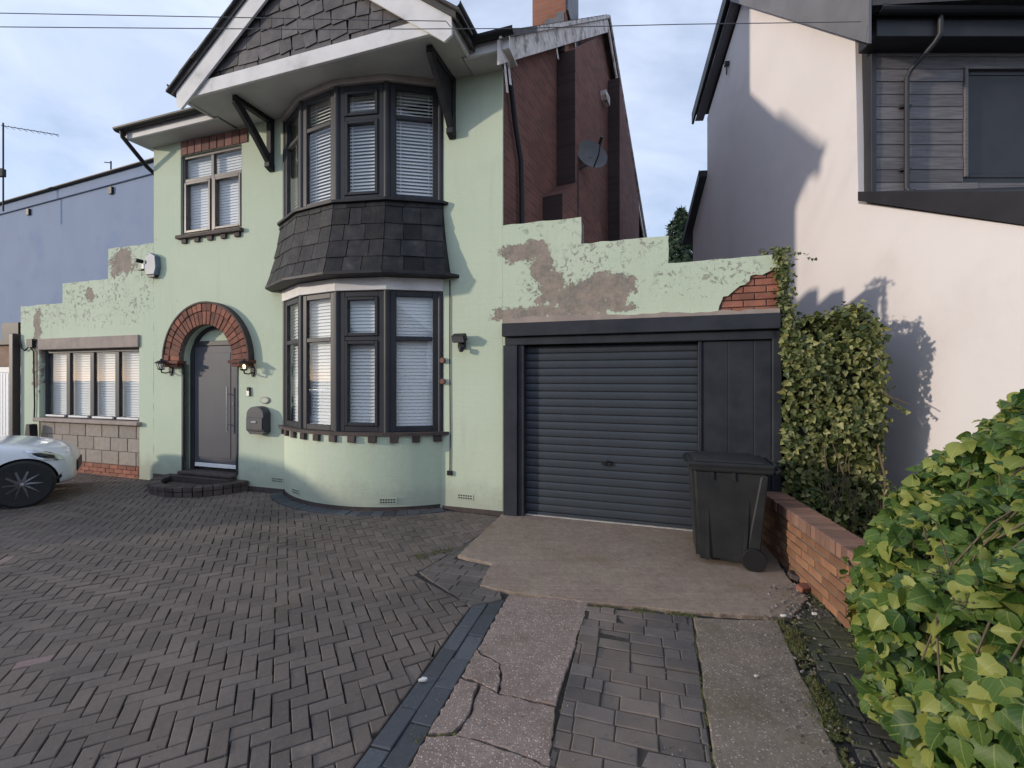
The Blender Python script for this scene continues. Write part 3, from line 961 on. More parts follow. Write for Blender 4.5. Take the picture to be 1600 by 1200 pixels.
for r_ in range(3):
    x = -9.51 - (.11 if r_ % 2 else 0)
    while x < -6.74:
        x0, x1 = max(x, -9.51), min(x + .215, -6.735)
        if x1 - x0 > .04:
            mb = MB(); mb.box(x0, x1, -.006 + random.uniform(0, .006), .06, -.03 + r_ * .073, .036 + r_ * .073); obj('brick', mb, M_orange, side, bevel=.004)
        x += .225

# ------------------------------------------------------------------ garage with stepped parapet
gar = hthing('garage', 'attached garage under a stepped peeling mint parapet beside the house', 'garage', (1.6, 0, 0))
mb = MB()
outl = rough([(.004, -.1), (3.15, -.1), (3.15, 3.06), (2.006, 3.06), (2.006, 3.375), (1.008, 3.375), (1.008, 3.70), (.004, 3.70)], seed=2)
rag = [(2.52, 2.445), (3.16, 2.445), (3.16, 2.92), (3.06, 2.90), (2.98, 2.86), (2.88, 2.87), (2.84, 2.79), (2.74, 2.76), (2.66, 2.66), (2.58, 2.64), (2.54, 2.54)]
# render skin with a torn corner, over the brick core
mb.prism([(.004, 2.44), (2.52, 2.44)] + [(2.54, 2.54), (2.565, 2.60), (2.58, 2.645), (2.63, 2.65), (2.655, 2.675), (2.70, 2.715), (2.75, 2.755), (2.80, 2.765), (2.84, 2.80), (2.85, 2.855), (2.90, 2.868), (2.96, 2.855), (3.02, 2.885), (3.08, 2.91), (3.15, 2.925)] + [p for p in outl if p[1] > 2.93 and p[0] > .0], -.004, .018)
mb.box(.004, .05, 0, .018, -.1, 2.44)
obj('render_skin', mb, M_mint, gar)
mb = MB()
o2 = [(.01, 2.2), (3.145, 2.2), (3.145, 3.045), (1.996, 3.045), (1.996, 3.365), (1.0, 3.365), (1.0, 3.685), (.01, 3.685)]
mb.prism(o2, .036, .24); mb.box(.051, .2, .02, .24, -.1, 2.2); mb.box(3.0, 3.145, .02, .24, -.1, 2.2)
obj('wall_core', mb, M_mortar, gar)
mb = MB(); mb.prism([(p[0], p[1]) for p in o2], .241, .255); obj('rear_render', mb, M_mint, gar)
random.seed(17)
z = 2.45
r_ = 0
while z < 2.93:
    x = 2.45 - (.11 if r_ % 2 else 0)
    while x < 3.14:
        x0, x1 = x, min(x + .215, 3.142)
        if x1 - x0 > .04 and x1 > 2.56:
            mb = MB(); mb.box(x0, x1, .012 + random.uniform(0, .008), .08, z, z + .066); obj('brick', mb, M_orange, gar, bevel=.004)
        x += .225
    z += .076; r_ += 1
mb = MB(); mb.box(.02, 3.13, .26, 5.5, 2.35, 2.45); obj('flat_roof', mb, M_lead, gar)
mb = MB(); mb.box(3.0, 3.13, .26, 5.5, -.1, 2.35); obj('flank_wall', mb, M_gable_brick, gar)
# mortar flaunching on top of the timber head
mb = MB()
random.seed(2)
top = [(.03 + 3.08 * k / 40, 2.452 + random.uniform(.002, .03) + .035 * (1 - k / 40)) for k in range(41)]
mb.prism(top + [(3.11, 2.43), (.03, 2.43)], -.10, -.006)
obj('mortar_flaunching', mb, M_stone, gar)
mb = MB(); mb.box(.03, 3.115, -.125, -.005, 2.265, 2.43); obj('head_board', mb, M_gframe, gar, bevel=.006)
mb = MB(); mb.box(.05, 3.10, -.06, -.005, 2.16, 2.262); obj('head_trim', mb, M_gframe, gar, bevel=.005)
mb = MB(); mb.box(.03, .215, -.07, .10, -.05, 2.158); obj('door_post', mb, M_gframe, gar, bevel=.006)
mb = MB(); mb.box(.217, .295, -.035, .10, -.05, 2.157); obj('door_post', mb, M_gframe, gar, bevel=.006)
mb = MB(); mb.box(2.325, 2.36, -.03, .10, -.05, 2.157); obj('door_post', mb, M_gframe, gar, bevel=.005)
# boarded panel right of the door
for (a, b) in ((2.362, 2.63), (2.6315, 2.885), (2.8865, 3.05)):
    mb = MB(); mb.box(a, b, -.012, .03, -.05, 2.157); obj('panel_board', mb, M_gframe, gar, bevel=.006)
mb = MB(); mb.box(3.052, 3.14, -.06, .05, -.05, 2.26); obj('door_post', mb, M_gframe, gar, bevel=.006)
# roller door: each curtain slat is a piece, crowned in section
rd = MB(); rd.box(.297, 2.323, .095, .11, 0, 2.16)
roller = obj('roller_door', rd, M_dark, gar)
prof = []
def slat_mesh():
    mb = MB()
    sec = [(.088, 0), (.074, .004), (.070, .012), (.068, .03), (.067, .052), (.069, .082), (.073, .090), (.088, .0945)]
    vs, fs = [], []
    for x in (.297, 2.323):
        vs += [(x, y, z) for (y, z) in sec]
    n = len(sec)
    for k in range(n - 1): fs.append((k, k + 1, n + k + 1, n + k))
    mb.add(vs, fs)
    return mb.mesh('slat', M_garage, smooth=50)
sm = slat_mesh()
for k in range(22):
    o = link('slat', sm, roller); o.location = (0, 0, .055 + k * .0953)
mb = MB(); mb.box(.30, 2.32, .06, .092, .018, .052); obj('bottom_rail', mb, M_garage, roller, bevel=.004)
mb = MB(); mb.box(.27, 2.33, .03, .09, -.01, .016); obj('rubber_strip', mb, M_grey_lip, roller, bevel=.003)
mb = MB(); mb.box(1.245, 1.375, .045, .064, .70, .725); mb.box(1.27, 1.30, .035, .062, .69, .73); mb.box(1.33, 1.36, .035, .062, .69, .73); mb.lathe([(.012, .03), (.012, .064)], 10, (1.31, 0, .74), 'y')
obj('door_lock', mb, M_gutter, roller, bevel=.003)

# ------------------------------------------------------------------ things fixed to the house
def lantern(name, label, x, z, lit):
    t = empty(name, label, 'wall light', HW(x, 0, z), -TH, group='wall lanterns beside the front door')
    mb = MB()
    mb.prism([(0, -.10), (.035, -.05), (.04, .02), (.02, .07), (-.02, .07), (-.04, .02), (-.035, -.05)], -.022, -.001)
    mb.tube([(0, -.02, -.03), (0, -.09, -.055), (0, -.16, -.045), (0, -.17, -.005)], .010, 8)
    obj('bracket', mb, M_black, t, smooth=50)
    mb = MB(); mb.lathe([(.03, -.005), (.05, .01), (.055, .02)], 12, (0, -.17, 0)); obj('base_cup', mb, M_black, t, smooth=50)
    mb = MB(); mb.lathe([(.043, .021), (.062, .105)], 6, (0, -.17, 0)); obj('glass', mb, M_lampglass, t)
    mb = MB()
    for k in range(6):
        a = 2 * math.pi * k / 6
        mb.tube([(.045 * math.cos(a), -.17 + .045 * math.sin(a), .02), (.065 * math.cos(a), -.17 + .065 * math.sin(a), .107)], .004, 5)
    obj('cage', mb, M_black, t)
    mb = MB(); mb.lathe([(.095, .105), (.09, .115), (.05, .145), (.018, .155), (.014, .175), (0, .185)], 12, (0, -.17, 0)); obj('cap', mb, M_black, t, smooth=50)
    mb = MB(); mb.lathe([(0.0, .025), (.017, .028), (.024, .055), (.016, .085), (0, .092)], 10, (0, -.17, 0)); obj('bulb', mb, M_bulb_on if lit else M_bulb, t, smooth=60)
M_lampglass = make_glass('lantern_glass', (.92, .93, .92))
M_bulb = pbr('bulb_glass', (.8, .8, .78), None, 3, .2, 0)
m, nt, b = new_mat('lit_bulb'); b.inputs['Emission Color'].default_value = (1, .72, .35, 1); b.inputs['Emission Strength'].default_value = 3.5; M_bulb_on = m
lantern('wall_lantern', 'black coach lantern with clear glass on the left side of the brick arch', DC - .86, 1.88, False)
lantern('wall_lantern', 'glowing black coach lantern to the right of the front door', DC + .93, 1.86, True)

M_box = pbr('grey_plastic_box', (.045, .047, .058), (.06, .06, .07), 5, .45, .1)
t = empty('mailbox', 'dark grey round-topped post box on the wall right of the door', 'mailbox', HW(-3.96, 0, .93), -TH)
mb = MB(); mb.prism([(-.17, 0), (.17, 0), (.17, .25)] + [(.17 * math.cos(math.pi * k / 10), .25 + .13 * math.sin(math.pi * k / 10)) for k in range(1, 10)] + [(-.17, .25)], -.14, -.001)
obj('body', mb, M_box, t, bevel=.01)
mb = MB(); mb.prism([(-.16, .02), (.16, .02), (.16, .21), (-.16, .21)], -.155, -.141); obj('front_flap', mb, M_box, t, bevel=.006)
mb = MB(); mb.box(-.05, .05, -.166, -.156, .13, .155); obj('slot_plate', mb, M_steel, t, bevel=.003)
mb = MB(); mb.prism([(-.12, -.05), (.12, -.05), (.17, -.002), (-.17, -.002)], -.12, -.004); obj('base', mb, M_box, t)
t = empty('house_plaque', 'small oval stone house plaque above the post box', 'plaque', HW(-3.90, 0, 1.40), -TH)
mb = MB(); mb.prism([(.095 * math.cos(2 * math.pi * k / 20), .055 * math.sin(2 * math.pi * k / 20)) for k in range(20)], -.018, -.001); obj('rim', mb, M_stone, t, bevel=.004)
mb = MB(); mb.prism([(.075 * math.cos(2 * math.pi * k / 20), .040 * math.sin(2 * math.pi * k / 20)) for k in range(20)], -.022, -.0185); obj('face', mb, M_mint, t)
t = empty('video_doorbell', 'black and silver video doorbell beside the front door', 'doorbell', HW(-4.22, 0, 1.46), -TH)
mb = MB(); mb.box(-.032, .032, -.03, -.001, .0, .14); obj('body', mb, M_gutter, t, bevel=.008)
mb = MB(); mb.box(-.028, .028, -.034, -.0305, .004, .082); obj('plate', mb, M_steel, t, bevel=.003)
M_alarm = pbr('faded_blue_plastic', (.10, .15, .24), (.17, .22, .27), 5, .5, .1)
t = empty('alarm_box', 'faded blue six-sided burglar alarm box high on the flaking wall', 'alarm box', HW(-6.32, 0, 3.50), -TH)
mb = MB(); mb.prism([(-.10, 0), (.10, 0), (.14, .12), (.12, .32), (0, .38), (-.12, .32), (-.14, .12)], -.09, -.001); obj('cover', mb, M_alarm, t, bevel=.012)
mb = MB(); mb.box(-.08, .08, -.075, -.01, -.035, -.001); obj('base', mb, M_gutter, t)
t = empty('security_camera', 'small white and black camera on the left of the alarm box', 'camera', HW(-6.56, 0, 3.62), -TH)
mb = MB(); mb.box(-.03, .03, -.05, -.001, .0, .10); obj('mount', mb, M_blind, t, bevel=.006)
mb = MB(); mb.lathe([(.034, -.17), (.034, -.055)], 12, (0, 0, .13), 'y'); mb.box(-.05, .05, -.10, -.055, -.03, -.002); obj('body', mb, M_gutter, t, smooth=40)
t = empty('security_light', 'black floodlight with motion sensor on the wall between bay and garage', 'floodlight', HW(-.56, 0, 2.13), -TH)
mb = MB(); mb.box(-.05, .05, -.05, -.001, .0, .12); obj('back_box', mb, M_gutter, t, bevel=.008)
mb = MB(Matrix.Translation((0, -.10, .13)) @ Matrix.Rotation(R(25), 4, 'X')); mb.box(-.09, .09, -.05, .05, -.045, .055); hd = obj('lamp_head', mb, M_gutter, t, bevel=.01)
mb = MB(Matrix.Translation((0, -.10, .13)) @ Matrix.Rotation(R(25), 4, 'X')); mb.box(-.078, .078, -.053, -.0505, -.035, .045); o = obj('lens', mb, M_steel, hd); o.location = (0, 0, 0)
mb = MB(); mb.lathe([(0, -.05), (.03, -.04), (.036, 0), (.03, .02)], 12, (.02, -.09, .0)); obj('sensor', mb, M_gutter, t, smooth=50)
mb = MB(); mb.tube([(-.74, -.012, 3.05), (-.742, -.012, 2.0), (-.735, -.012, 1.0), (-.74, -.012, .50)], .007, 6); mb.box(-.775, -.705, -.03, -.002, .45, .51)
tag(obj('wall_cable', mb, M_gutter), 'thin dark cable running down the wall right of the bay', 'cable')
o = bpy.data.objects['wall_cable']; o.matrix_world = HM
t = empty('vent_clip', 'small rusty pipe stub on the wall at the bay window edge', 'pipe', HW(-.84, 0, 1.80), -TH)
for dz in (0, .28):
    mb = MB(); mb.lathe([(.035, -.05), (.04, -.03), (.035, -.001)], 10, (0, 0, dz - .1), 'y'); obj('stub', mb, M_soldier, t, smooth=50)

# rain pipe of the house corner under the left eave, and the one on the brick gable
mb = MB()
mb.tube([(-6.50, -.40, 5.80), (-6.50, -.39, 5.72), (-6.43, -.06, 5.36), (-6.415, .10, 5.26), (-6.41, .16, 5.10), (-6.41, .16, .2)], .034, 10)
o = tag(obj('downpipe', mb, M_gutter, smooth=50), 'black downpipe swan-necked below the left end of the main gutter', 'downpipe'); o.matrix_world = HM
mb = MB()
mb.tube([gable_pt(s, -.06, z) for (s, z) in ((-.15, 5.78), (.1, 5.6), (.25, 5.1), (.42, 4.7), (.45, 4.2), (.45, .2))], .036, 10)
for z in (4.6, 3.4): mb.box(*[v for v in (.0, .0, 0, 0, z, z)])
o = tag(obj('downpipe', mb, M_gutter, smooth=50), 'black downpipe on the dark brick gable wall', 'downpipe'); o.matrix_world = HM
# satellite dish on the gable
dish = hthing('satellite_dish', 'dark grey satellite dish on the brick gable wall', 'satellite dish', tuple(gable_pt(2.3, -.34, 5.35)))
dc = gable_pt(2.32, -.46, 5.50)
axis = (Vector((.55, -.8, .30))).normalized()
Md = Matrix.Translation(dc) @ axis.to_track_quat('Z', 'Y').to_matrix().to_4x4()
M_dish = pbr('dark_grey_dish', (.055, .06, .066), (.08, .085, .09), 4, .5, .05)
mb = MB(Md); mb.lathe([(0, 0), (.10, .008), (.20, .035), (.28, .075), (.285, .07), (.20, .025), (.10, -.004), (0, -.012)], 24); o = obj('bowl', mb, M_dish, dish, smooth=60)
mb = MB(); mb.tube([Md @ Vector((0, -.26, .06)), Md @ Vector((0, -.2, .25)), Md @ Vector((0, -.05, .38))], .012, 8)
mb.tube([Md @ Vector((0, -.05, .34)), Md @ Vector((0, 0, .44))], .025, 8); obj('feed_arm', mb, M_gutter, dish)
mb = MB(); mb.tube([dc, dc + Vector((-.05, .05, -.1)), gable_pt(2.15, -.325, 5.25)], .016, 8); mb.tube([gable_pt(2.06, -.335, 5.3), gable_pt(2.06, -.335, 3.2)], .008, 6); obj('mount', mb, M_gutter, dish)
# downpipe and meter box at the far left end of the wing
mb = MB(); mb.box(-10.27, -10.14, -.10, .02, -.05, 2.62)
o = tag(obj('corner_downpipe', mb, pbr('dark_brown_pipe', (.03, .022, .025), (.045, .03, .03), 6, .5, .1), bevel=.012), 'dark square pipe standing at the left end of the wing', 'downpipe'); o.matrix_world = HM
mb = MB(); mb.tube([(-10.06, -.03, 2.5), (-10.0, -.03, 2.32), (-9.9, -.03, 2.28), (-9.8, -.03, 2.34), (-9.7, -.03, 2.46), (-9.55, -.03, 2.47)], .014, 6); mb.tube([(-9.75, -.03, 2.36), (-9.63, -.03, 2.25), (-9.62, -.02, 1.2), (-9.64, -.02, .9)], .012, 6); mb.box(-9.80, -9.62, -.06, -.002, 2.34, 2.50)
o = tag(obj('junction_cable', mb, M_gutter), 'black cable and junction box at the corner of the wide window', 'cable'); o.matrix_world = HM
mb = MB(); mb.prism([(-9.62, .45), (-9.40, .45), (-9.44, .86), (-9.56, .86)], -.18, -.06)
o = tag(obj('vent_hood', mb, M_gutter, bevel=.01), 'small black sloped vent hood under the left end of the sill', 'vent hood'); o.matrix_world = HM

# ------------------------------------------------------------------ neighbour on the right
NA = math.atan2(.0714, 1)
NO = Vector((4.30, 6.79, 0))
NMx = Matrix.Translation(NO) @ Matrix.Rotation(-NA, 4, 'Z')
nb_ = empty('neighbour_house', 'pale pink rendered modern house with a timber-clad upper floor on the right', 'house', NO, -NA)
M_pink = pbr('pale_pink_render', (.755, .72, .725), (.72, .685, .69), .8, .9, .3, 110, dirt=(.655, .615, .61), dscale=.7, dlo=.5, dhi=.8, spec=.2)
M_weather = pbr('weathered_cladding', (.235, .215, .215), (.155, .143, .145), 3, .75, .35, 30, rnd=.28, sx=(1.2, 8, 22), dirt=(.09, .085, .09), dscale=1.6, dlo=.55, dhi=.8)
M_barge = pbr('grey_bargeboard', (.13, .132, .145), (.17, .172, .19), 1.5, .7, .15, 30)
M_ntrim = pbr('dark_trim', (.022, .023, .028), (.03, .03, .035), 4, .5, .05)
mb = MB()
mb.prism([(-4.6, -.1), (4.7, -.1), (4.7, 5.5), (3.69, 6.5), (3.69, 7.82), (1.85, 8.95), (-1.30, 5.90), (-1.36, 3.86), (-4.6, 2.29)], 0, .3, 'x')
obj('side_wall', mb, M_pink, nb_)
mb = MB(); mb.box(.301, 7, 4.4, 4.7, -.1, 5.4); obj('rear_wall', mb, M_pink, nb_)
mb = MB(); mb.box(.301, 7, -4.6, -4.3, -.1, 2.25); obj('front_wall', mb, M_pink, nb_)
mb = MB(); mb.prism([(-.1, 0.1), (.3, 0.1), (.3, 0), (-.1, 0)], 0, .01, 'z')
def nplane(mb, p, q, x0, x1, th):
    """roof slab over x0..x1 along the y-z line p-q"""
    vs = []
    for x in (x0, x1):
        vs += [(x, p[0], p[1]), (x, q[0], q[1]), (x, q[0], q[1] - th), (x, p[0], p[1] - th)]
    mb.add(vs, [(0, 1, 2, 3), (4, 7, 6, 5), (0, 4, 5, 1), (1, 5, 6, 2), (2, 6, 7, 3), (3, 7, 4, 0)])
mb = MB(); nplane(mb, (-1.85, 5.99), (1.85, 9.56), -.18, 7, .12); nplane(mb, (1.85, 9.56), (4.0, 8.2), -.18, 7, .12); obj('main_roof', mb, M_roof, nb_)
mb = MB()
for (p, q, hh) in (((-1.85, 5.93), (1.85, 9.50), .48),):
    nplane(mb, p, q, -.22, -.19, hh)
obj('bargeboard', mb, M_barge, nb_)
mb = MB(); nplane(mb, (1.86, 9.50), (4.05, 8.14), -.24, -.19, .26); obj('bargeboard', mb, M_ntrim, nb_)
mb = MB(); nplane(mb, (-1.50, 5.83), (1.85, 9.06), -.19, -.001, .02); nplane(mb, (1.86, 9.06), (3.95, 7.92), -.19, -.001, .02); obj('verge_soffit', mb, M_barge, nb_)
mb = MB(); nplane(mb, (3.70, 6.60), (5.0, 5.38), -.16, 7, .14); nplane(mb, (3.72, 6.62), (5.02, 5.40), -.18, -.161, .2); obj('rear_roof', mb, M_ntrim, nb_)
mb = MB(); mb.box(-.09, -.001, 2.42, 2.49, 8.18, 8.26); mb.tube([(-.05, 2.45, 8.17), (-.05, 2.45, 8.0)], .015, 6); obj('vent', mb, M_ntrim, nb_)
# lean-to roof over the front, seen from below as a dark deepening verge
mb = MB()
vs = []
for x in (-.035, 7):
    vs += [(x, -1.40, 3.99), (x, -4.75, 2.61), (x, -4.75, 2.22), (x, -1.40, 3.88)]
mb.add(vs, [(0, 1, 2, 3), (4, 7, 6, 5), (0, 4, 5, 1), (1, 5, 6, 2), (2, 6, 7, 3), (3, 7, 4, 0)])
obj('front_roof', mb, M_ntrim, nb_)
# timber-clad upper storey facing the street, square to the viewer
CM = Matrix.Translation((0, 0, 0)) @ Matrix.Rotation(NA, 4, 'Z')
cy = -1.45
def cobj(name, mb, mat, parent=None, **kw):
    o = obj(name, mb, mat, parent or nb_, **kw)
    if parent is None: o.rotation_euler = (0, 0, NA)
    return o
mb = MB(); mb.box(-.02, 7, cy + .03, cy + .25, 3.9, 6.1); cobj('upper_wall', mb, M_ntrim)
random.seed(31)
z = 3.93
WX0, WX1, WZ0, WZ1 = 1.12, 3.2, 4.14, 5.42
while z < 5.60:
    h_ = .15
    segs = [(.032, 7)] if (z + h_ < WZ0 or z > WZ1) else [(.032, WX0 - .04), (WX1 + .04, 7)]
    for (a, b) in segs:
        x = a
        while x < b - .01:
            e = min(b, x + random.uniform(1.2, 3.6))
            if b - e < .3: e = b
            mb = MB(); mb.box(x, e - .003, cy + random.uniform(-.004, .003), cy + .029, z, z + h_ - .007)
            cobj('board', mb, M_weather, bevel=.003)
            x = e
    z += h_
mb = MB(); mb.box(-.03, .03, cy - .02, cy + .10, 3.90, 5.72); cobj('corner_trim', mb, M_ntrim, bevel=.004)
mb = MB(); mb.box(-.16, 7, cy - .26, cy + .02, 5.62, 5.84); cobj('eave_box', mb, M_ntrim, bevel=.006)
mb = MB(); gutter(mb, (-.20, cy - .33, 5.88), (7, cy - .33, 5.88), .065); cobj('gutter', mb, M_ntrim)
Mw = Matrix.Translation((WX0, cy + .02, 0))
wn = window(nb_, Mw, WX1 - WX0, WZ0, WZ1, 2, None, fr=.055, mat=M_ntrim, blind=False, glass=M_skyglass)
wn.rotation_euler = (0, 0, NA)
mb = MB(); mb.box(WX0 - .035, WX1 + .035, cy - .02, cy + .028, WZ1 + .001, WZ1 + .03); mb.box(WX0 - .035, WX0 - .001, cy - .02, cy + .028, WZ0, WZ1); cobj('window_trim', mb, M_weather)
mb = MB(); mb.box(WX0 + .06, WX1 - .06, cy + .15, cy + .16, WZ1 - .30, WZ1 - .02); cobj('window_reveal', mb, M_dark)
mb = MB(); mb.tube([(.52, cy - .30, 5.84), (.52, cy - .30, 5.62), (.50, cy - .25, 5.55), (.38, cy - .08, 5.36), (.36, cy - .05, 5.28), (.36, cy - .05, 3.98), (.37, cy - .09, 3.93), (.40, cy - .12, 3.92)], .027, 10)
for z in (4.95, 4.2): mb.box(.30, .42, cy - .05, cy - .008, z, z + .03)
cobj('rain_pipe', mb, M_ntrim, smooth=50)
# ------------------------------------------------------------------ ground
M_soil = pbr('packed_soil', (.045, .04, .034), (.07, .06, .05), 6, .95, .6, 30)
M_joint = pbr('paving_joint_sand', (.030, .026, .023), (.052, .045, .038), 20, .95, .4, 60)
mb = MB(); mb.add([(-300, -300, -.14), (300, -300, -.14), (300, 400, -.14), (-300, 400, -.14)], [(0, 1, 2, 3)])
tag(obj('ground', mb, M_soil), kind='structure')
mb = MB()
mb.box(-14, 9, -9, -3.0, -.13, -.075)
tag(obj('road', mb, pbr('asphalt', (.05, .05, .052), (.065, .065, .066), 8, .9, .4, 80)), kind='structure')
drive = empty('driveway', None, None, (0, 0, 0), kind='structure')
mb = MB(); mb.prism([(-11.5, -.5), (3.2, -.5), (3.2, 5.9), (-.1, 6.3), (-8.8, 9.2), (-11.5, 9.2)], -.12, -.022, 'z')
obj('bedding', mb, M_joint, drive)

def paver_mat(name, c1, c2, moss, rnd=.22, mossamt=(.56, .74), wet=.8):
    m, nt, b = new_mat(name)
    co = ND(nt, 'ShaderNodeNewGeometry').outputs['Position']
    c = mixc(nt, ramp(nt, noise(nt, co, 1.1, 4), .35, .65), c1, c2)
    c = mixc(nt, mth(nt, 'MULTIPLY', ramp(nt, noise(nt, co, 34, 5, .7), .45, .75), .35), c, tuple(min(1, x * 1.9) for x in c2))
    c = mixc(nt, mth(nt, 'MULTIPLY', ramp(nt, noise(nt, co, 150, 2), .62, .70), .5), c, (.22, .2, .18))
    c = mixc(nt, mth(nt, 'MULTIPLY', ramp(nt, noise(nt, co, .75, 6, .68), *mossamt), .6), c, moss)
    c = mixc(nt, mth(nt, 'MULTIPLY', ramp(nt, noise(nt, co, .55, 5, .6, .5), .50, .66), .42), c, tuple(x * .5 for x in c2))
    c = mixc(nt, mth(nt, 'MULTIPLY', ramp(nt, noise(nt, co, 1.7, 7, .72), .56, .72), .4), c, tuple(min(1, x * 1.6) for x in c1))
    k = mth(nt, 'MULTIPLY_ADD', rnd_value(nt), 2 * rnd, 1 - rnd)
    c = ND(nt, 'ShaderNodeHueSaturation', {'Value': k, 'Color': c}).outputs['Color']
    nt.links.new(c, b.inputs['Base Color'])
    b.inputs['Roughness'].default_value = wet
    b.inputs['Specular IOR Level'].default_value = .3
    bump(nt, b, mth(nt, 'ADD', noise(nt, co, 120, 4, .7), noise(nt, co, 25, 3)), .4, .006)
    return m
M_paver = paver_mat('block_paver', (.158, .126, .106), (.118, .098, .086), (.115, .085, .050), .15)
M_paver_pink = paver_mat('pale_paver', (.24, .17, .155), (.20, .15, .14), (.12, .10, .07))
M_sett = paver_mat('blue_grey_sett', (.080, .086, .096), (.062, .069, .078), (.05, .06, .045), .25, wet=.7)
M_cpaver = paver_mat('worn_drive_paver', (.200, .160, .132), (.098, .088, .086), (.13, .10, .065), .18, (.48, .66), wet=.8)
M_cjoint = pbr('silted_joint', (.060, .050, .040), (.035, .03, .026), 14, .95, .5, 60)
M_mossy = paver_mat('mossy_paver', (.085, .080, .066), (.065, .065, .056), (.075, .085, .032), .25, (.42, .6))

M_edge = paver_mat('grey_edging', (.125, .108, .096), (.100, .090, .083), (.11, .09, .055), .14)
def paver_mesh(L, W, ch=.005, seed=0):
    rr = random.Random(seed)
    a, b = L / 2, W / 2
    def q(x, y, z): return [(-x, -y, z), (x, -y, z), (x, y, z), (-x, y, z)]
    mb = MB()
    j = [(rr.uniform(-.0015, .0015), rr.uniform(-.0015, .0015)) for _ in range(4)]
    lo, mid, hi = q(a, b, -.035), q(a, b, -ch), q(a - ch, b - ch, 0)
    vs = lo + [(p[0] + j[i][0], p[1] + j[i][1], p[2]) for i, p in enumerate(mid)] + [(p[0] + j[i][0], p[1] + j[i][1], p[2]) for i, p in enumerate(hi)]
    fs = [(8, 9, 10, 11)]
    for s in (0, 4):
        for i in range(4): fs.append((s + i, s + (i + 1) % 4, s + 4 + (i + 1) % 4, s + 4 + i))
    mb.add(vs, fs)
    return mb
def poly_block(mb, p, z, ch=.005, depth=.035, tilt=(0, 0)):
    """one block of any convex outline, chamfered"""
    p = ccw(p)
    ins = shrink(p, ch)
    if len(ins) != len(p): ins = p
    c = (sum(q[0] for q in p) / len(p), sum(q[1] for q in p) / len(p))
    def zz(q): return z + (q[0] - c[0]) * tilt[0] + (q[1] - c[1]) * tilt[1]
    n = len(p)
    vs = [(q[0], q[1], z - depth) for q in p] + [(q[0], q[1], zz(q) - ch) for q in p] + [(q[0], q[1], zz(q)) for q in ins]
    fs = [tuple(range(2 * n, 3 * n))]
    for s in (0, n):
        for i in range(n): fs.append((s + i, s + (i + 1) % n, s + n + (i + 1) % n, s + n + i))
    mb.add(vs, fs)

# herringbone at 45 degrees to the house
random.seed(41)
HA = R(90 + 18 + 9)                                   # long axis of the blocks that run away from the viewer
PW = .0880
ax = (math.cos(HA - R(90)), math.sin(HA - R(90)))
ay = (math.cos(HA), math.sin(HA))
def hb(i, j): return (-2.2 + ax[0] * i * PW + ay[0] * j * PW, 4.0 + ax[1] * i * PW + ay[1] * j * PW)
eL = [(-.737, 1.93), (-.322, 3.42)]                   # left edge of the dark border
def onl(a, b, Y): return a[0] + (b[0] - a[0]) * (Y - a[1]) / (b[1] - a[1])
bL = [G(657, 890), G(768, 824)]
reg1 = ccw([(-9.5, .5), (onl(*eL, .5), .5), (onl(*eL, 3.44), 3.44), (-9.5, 3.44)])
f0, f1 = HW(-10, -.03), HW(0, -.03)
reg2 = ccw([(-9.5, 3.44), (onl(*eL, 3.44), 3.44), (onl(*bL, 4.08), 4.08), (onl(*bL, 5.35), 5.35), (f1.x, f1.y), (f0.x, f0.y)])
# reg2 is not convex at the border: cut it into two
reg2a = ccw([(-9.5, 3.44), (onl(*eL, 3.44), 3.44), (onl(*bL, 4.0) - .0, 4.0), (-9.5, 4.0)])
reg2b = ccw([(-9.5, 4.0), (onl(*bL, 4.0), 4.0), (onl(*bL, 5.62), 5.62), (f0.x, f0.y)])
pavers = []
for i in range(-130, 130):
    for j in range(-130, 130):
        k = (i + j) % 4
        if k == 0: q = [(i, j), (i + 2, j), (i + 2, j + 1), (i, j + 1)]
        elif k == 2: q = [(i, j), (i + 1, j), (i + 1, j + 2), (i, j + 2)]
        else: continue
        p = [hb(*c) for c in q]
        cx, cy_ = sum(c[0] for c in p) / 4, sum(c[1] for c in p) / 4
        if cy_ < .8 or cy_ > 9.2 or cx > .4 or cx < -9.6: continue
        pavers.append((k, p, (cx, cy_)))
def inside(p, reg):
    return all((reg[(i + 1) % len(reg)][0] - reg[i][0]) * (p[1] - reg[i][1]) - (reg[(i + 1) % len(reg)][1] - reg[i][1]) * (p[0] - reg[i][0]) >= 0 for i in range(len(reg)))
whole, cut = [], []
regs = (reg1, reg2a, reg2b)
for (k, p, c) in pavers:
    # one region edge at y=3.44 and y=4.0 is only a construction line: whole if no true border cuts it
    tot = sum(abs(area(q)) for q in (clip(ccw(p), r) for r in regs) if len(q) > 2)
    if tot > .995 * abs(area(ccw(p))): whole.append((k, p, c))
    elif tot > .0015:
        for r in regs:
            q = clip(ccw(p), r)
            if len(q) > 2 and abs(area(q)) > .0012: cut.append(q)
def seen(c):
    if c[1] < 1.9: return 0
    u, v = 800 + FPX * c[0] / c[1], HOR + CAMZ * FPX / c[1]
    return 1 if -30 < u < 1630 and v < 1225 else 0
whole.sort(key=lambda t: (-seen(t[2]), math.hypot(*t[2])))
GAP = .0055
pm = [paver_mesh(2 * PW - .003, PW - (.0085 if s >= 6 else .004) - .0005 * (s % 6), .0035, s).mesh('paver', M_paver) for s in range(12)]
def undul(c): return .015 * math.sin(c[0] * 1.3 + .4) * math.sin(c[1] * 1.7) - .004
rest = MB()
def is_pale(c): return math.hypot(c[0] - G(50, 1031)[0], c[1] - G(50, 1031)[1]) < .06 or math.hypot(c[0] - G(20, 873)[0], c[1] - G(20, 873)[1]) < .08
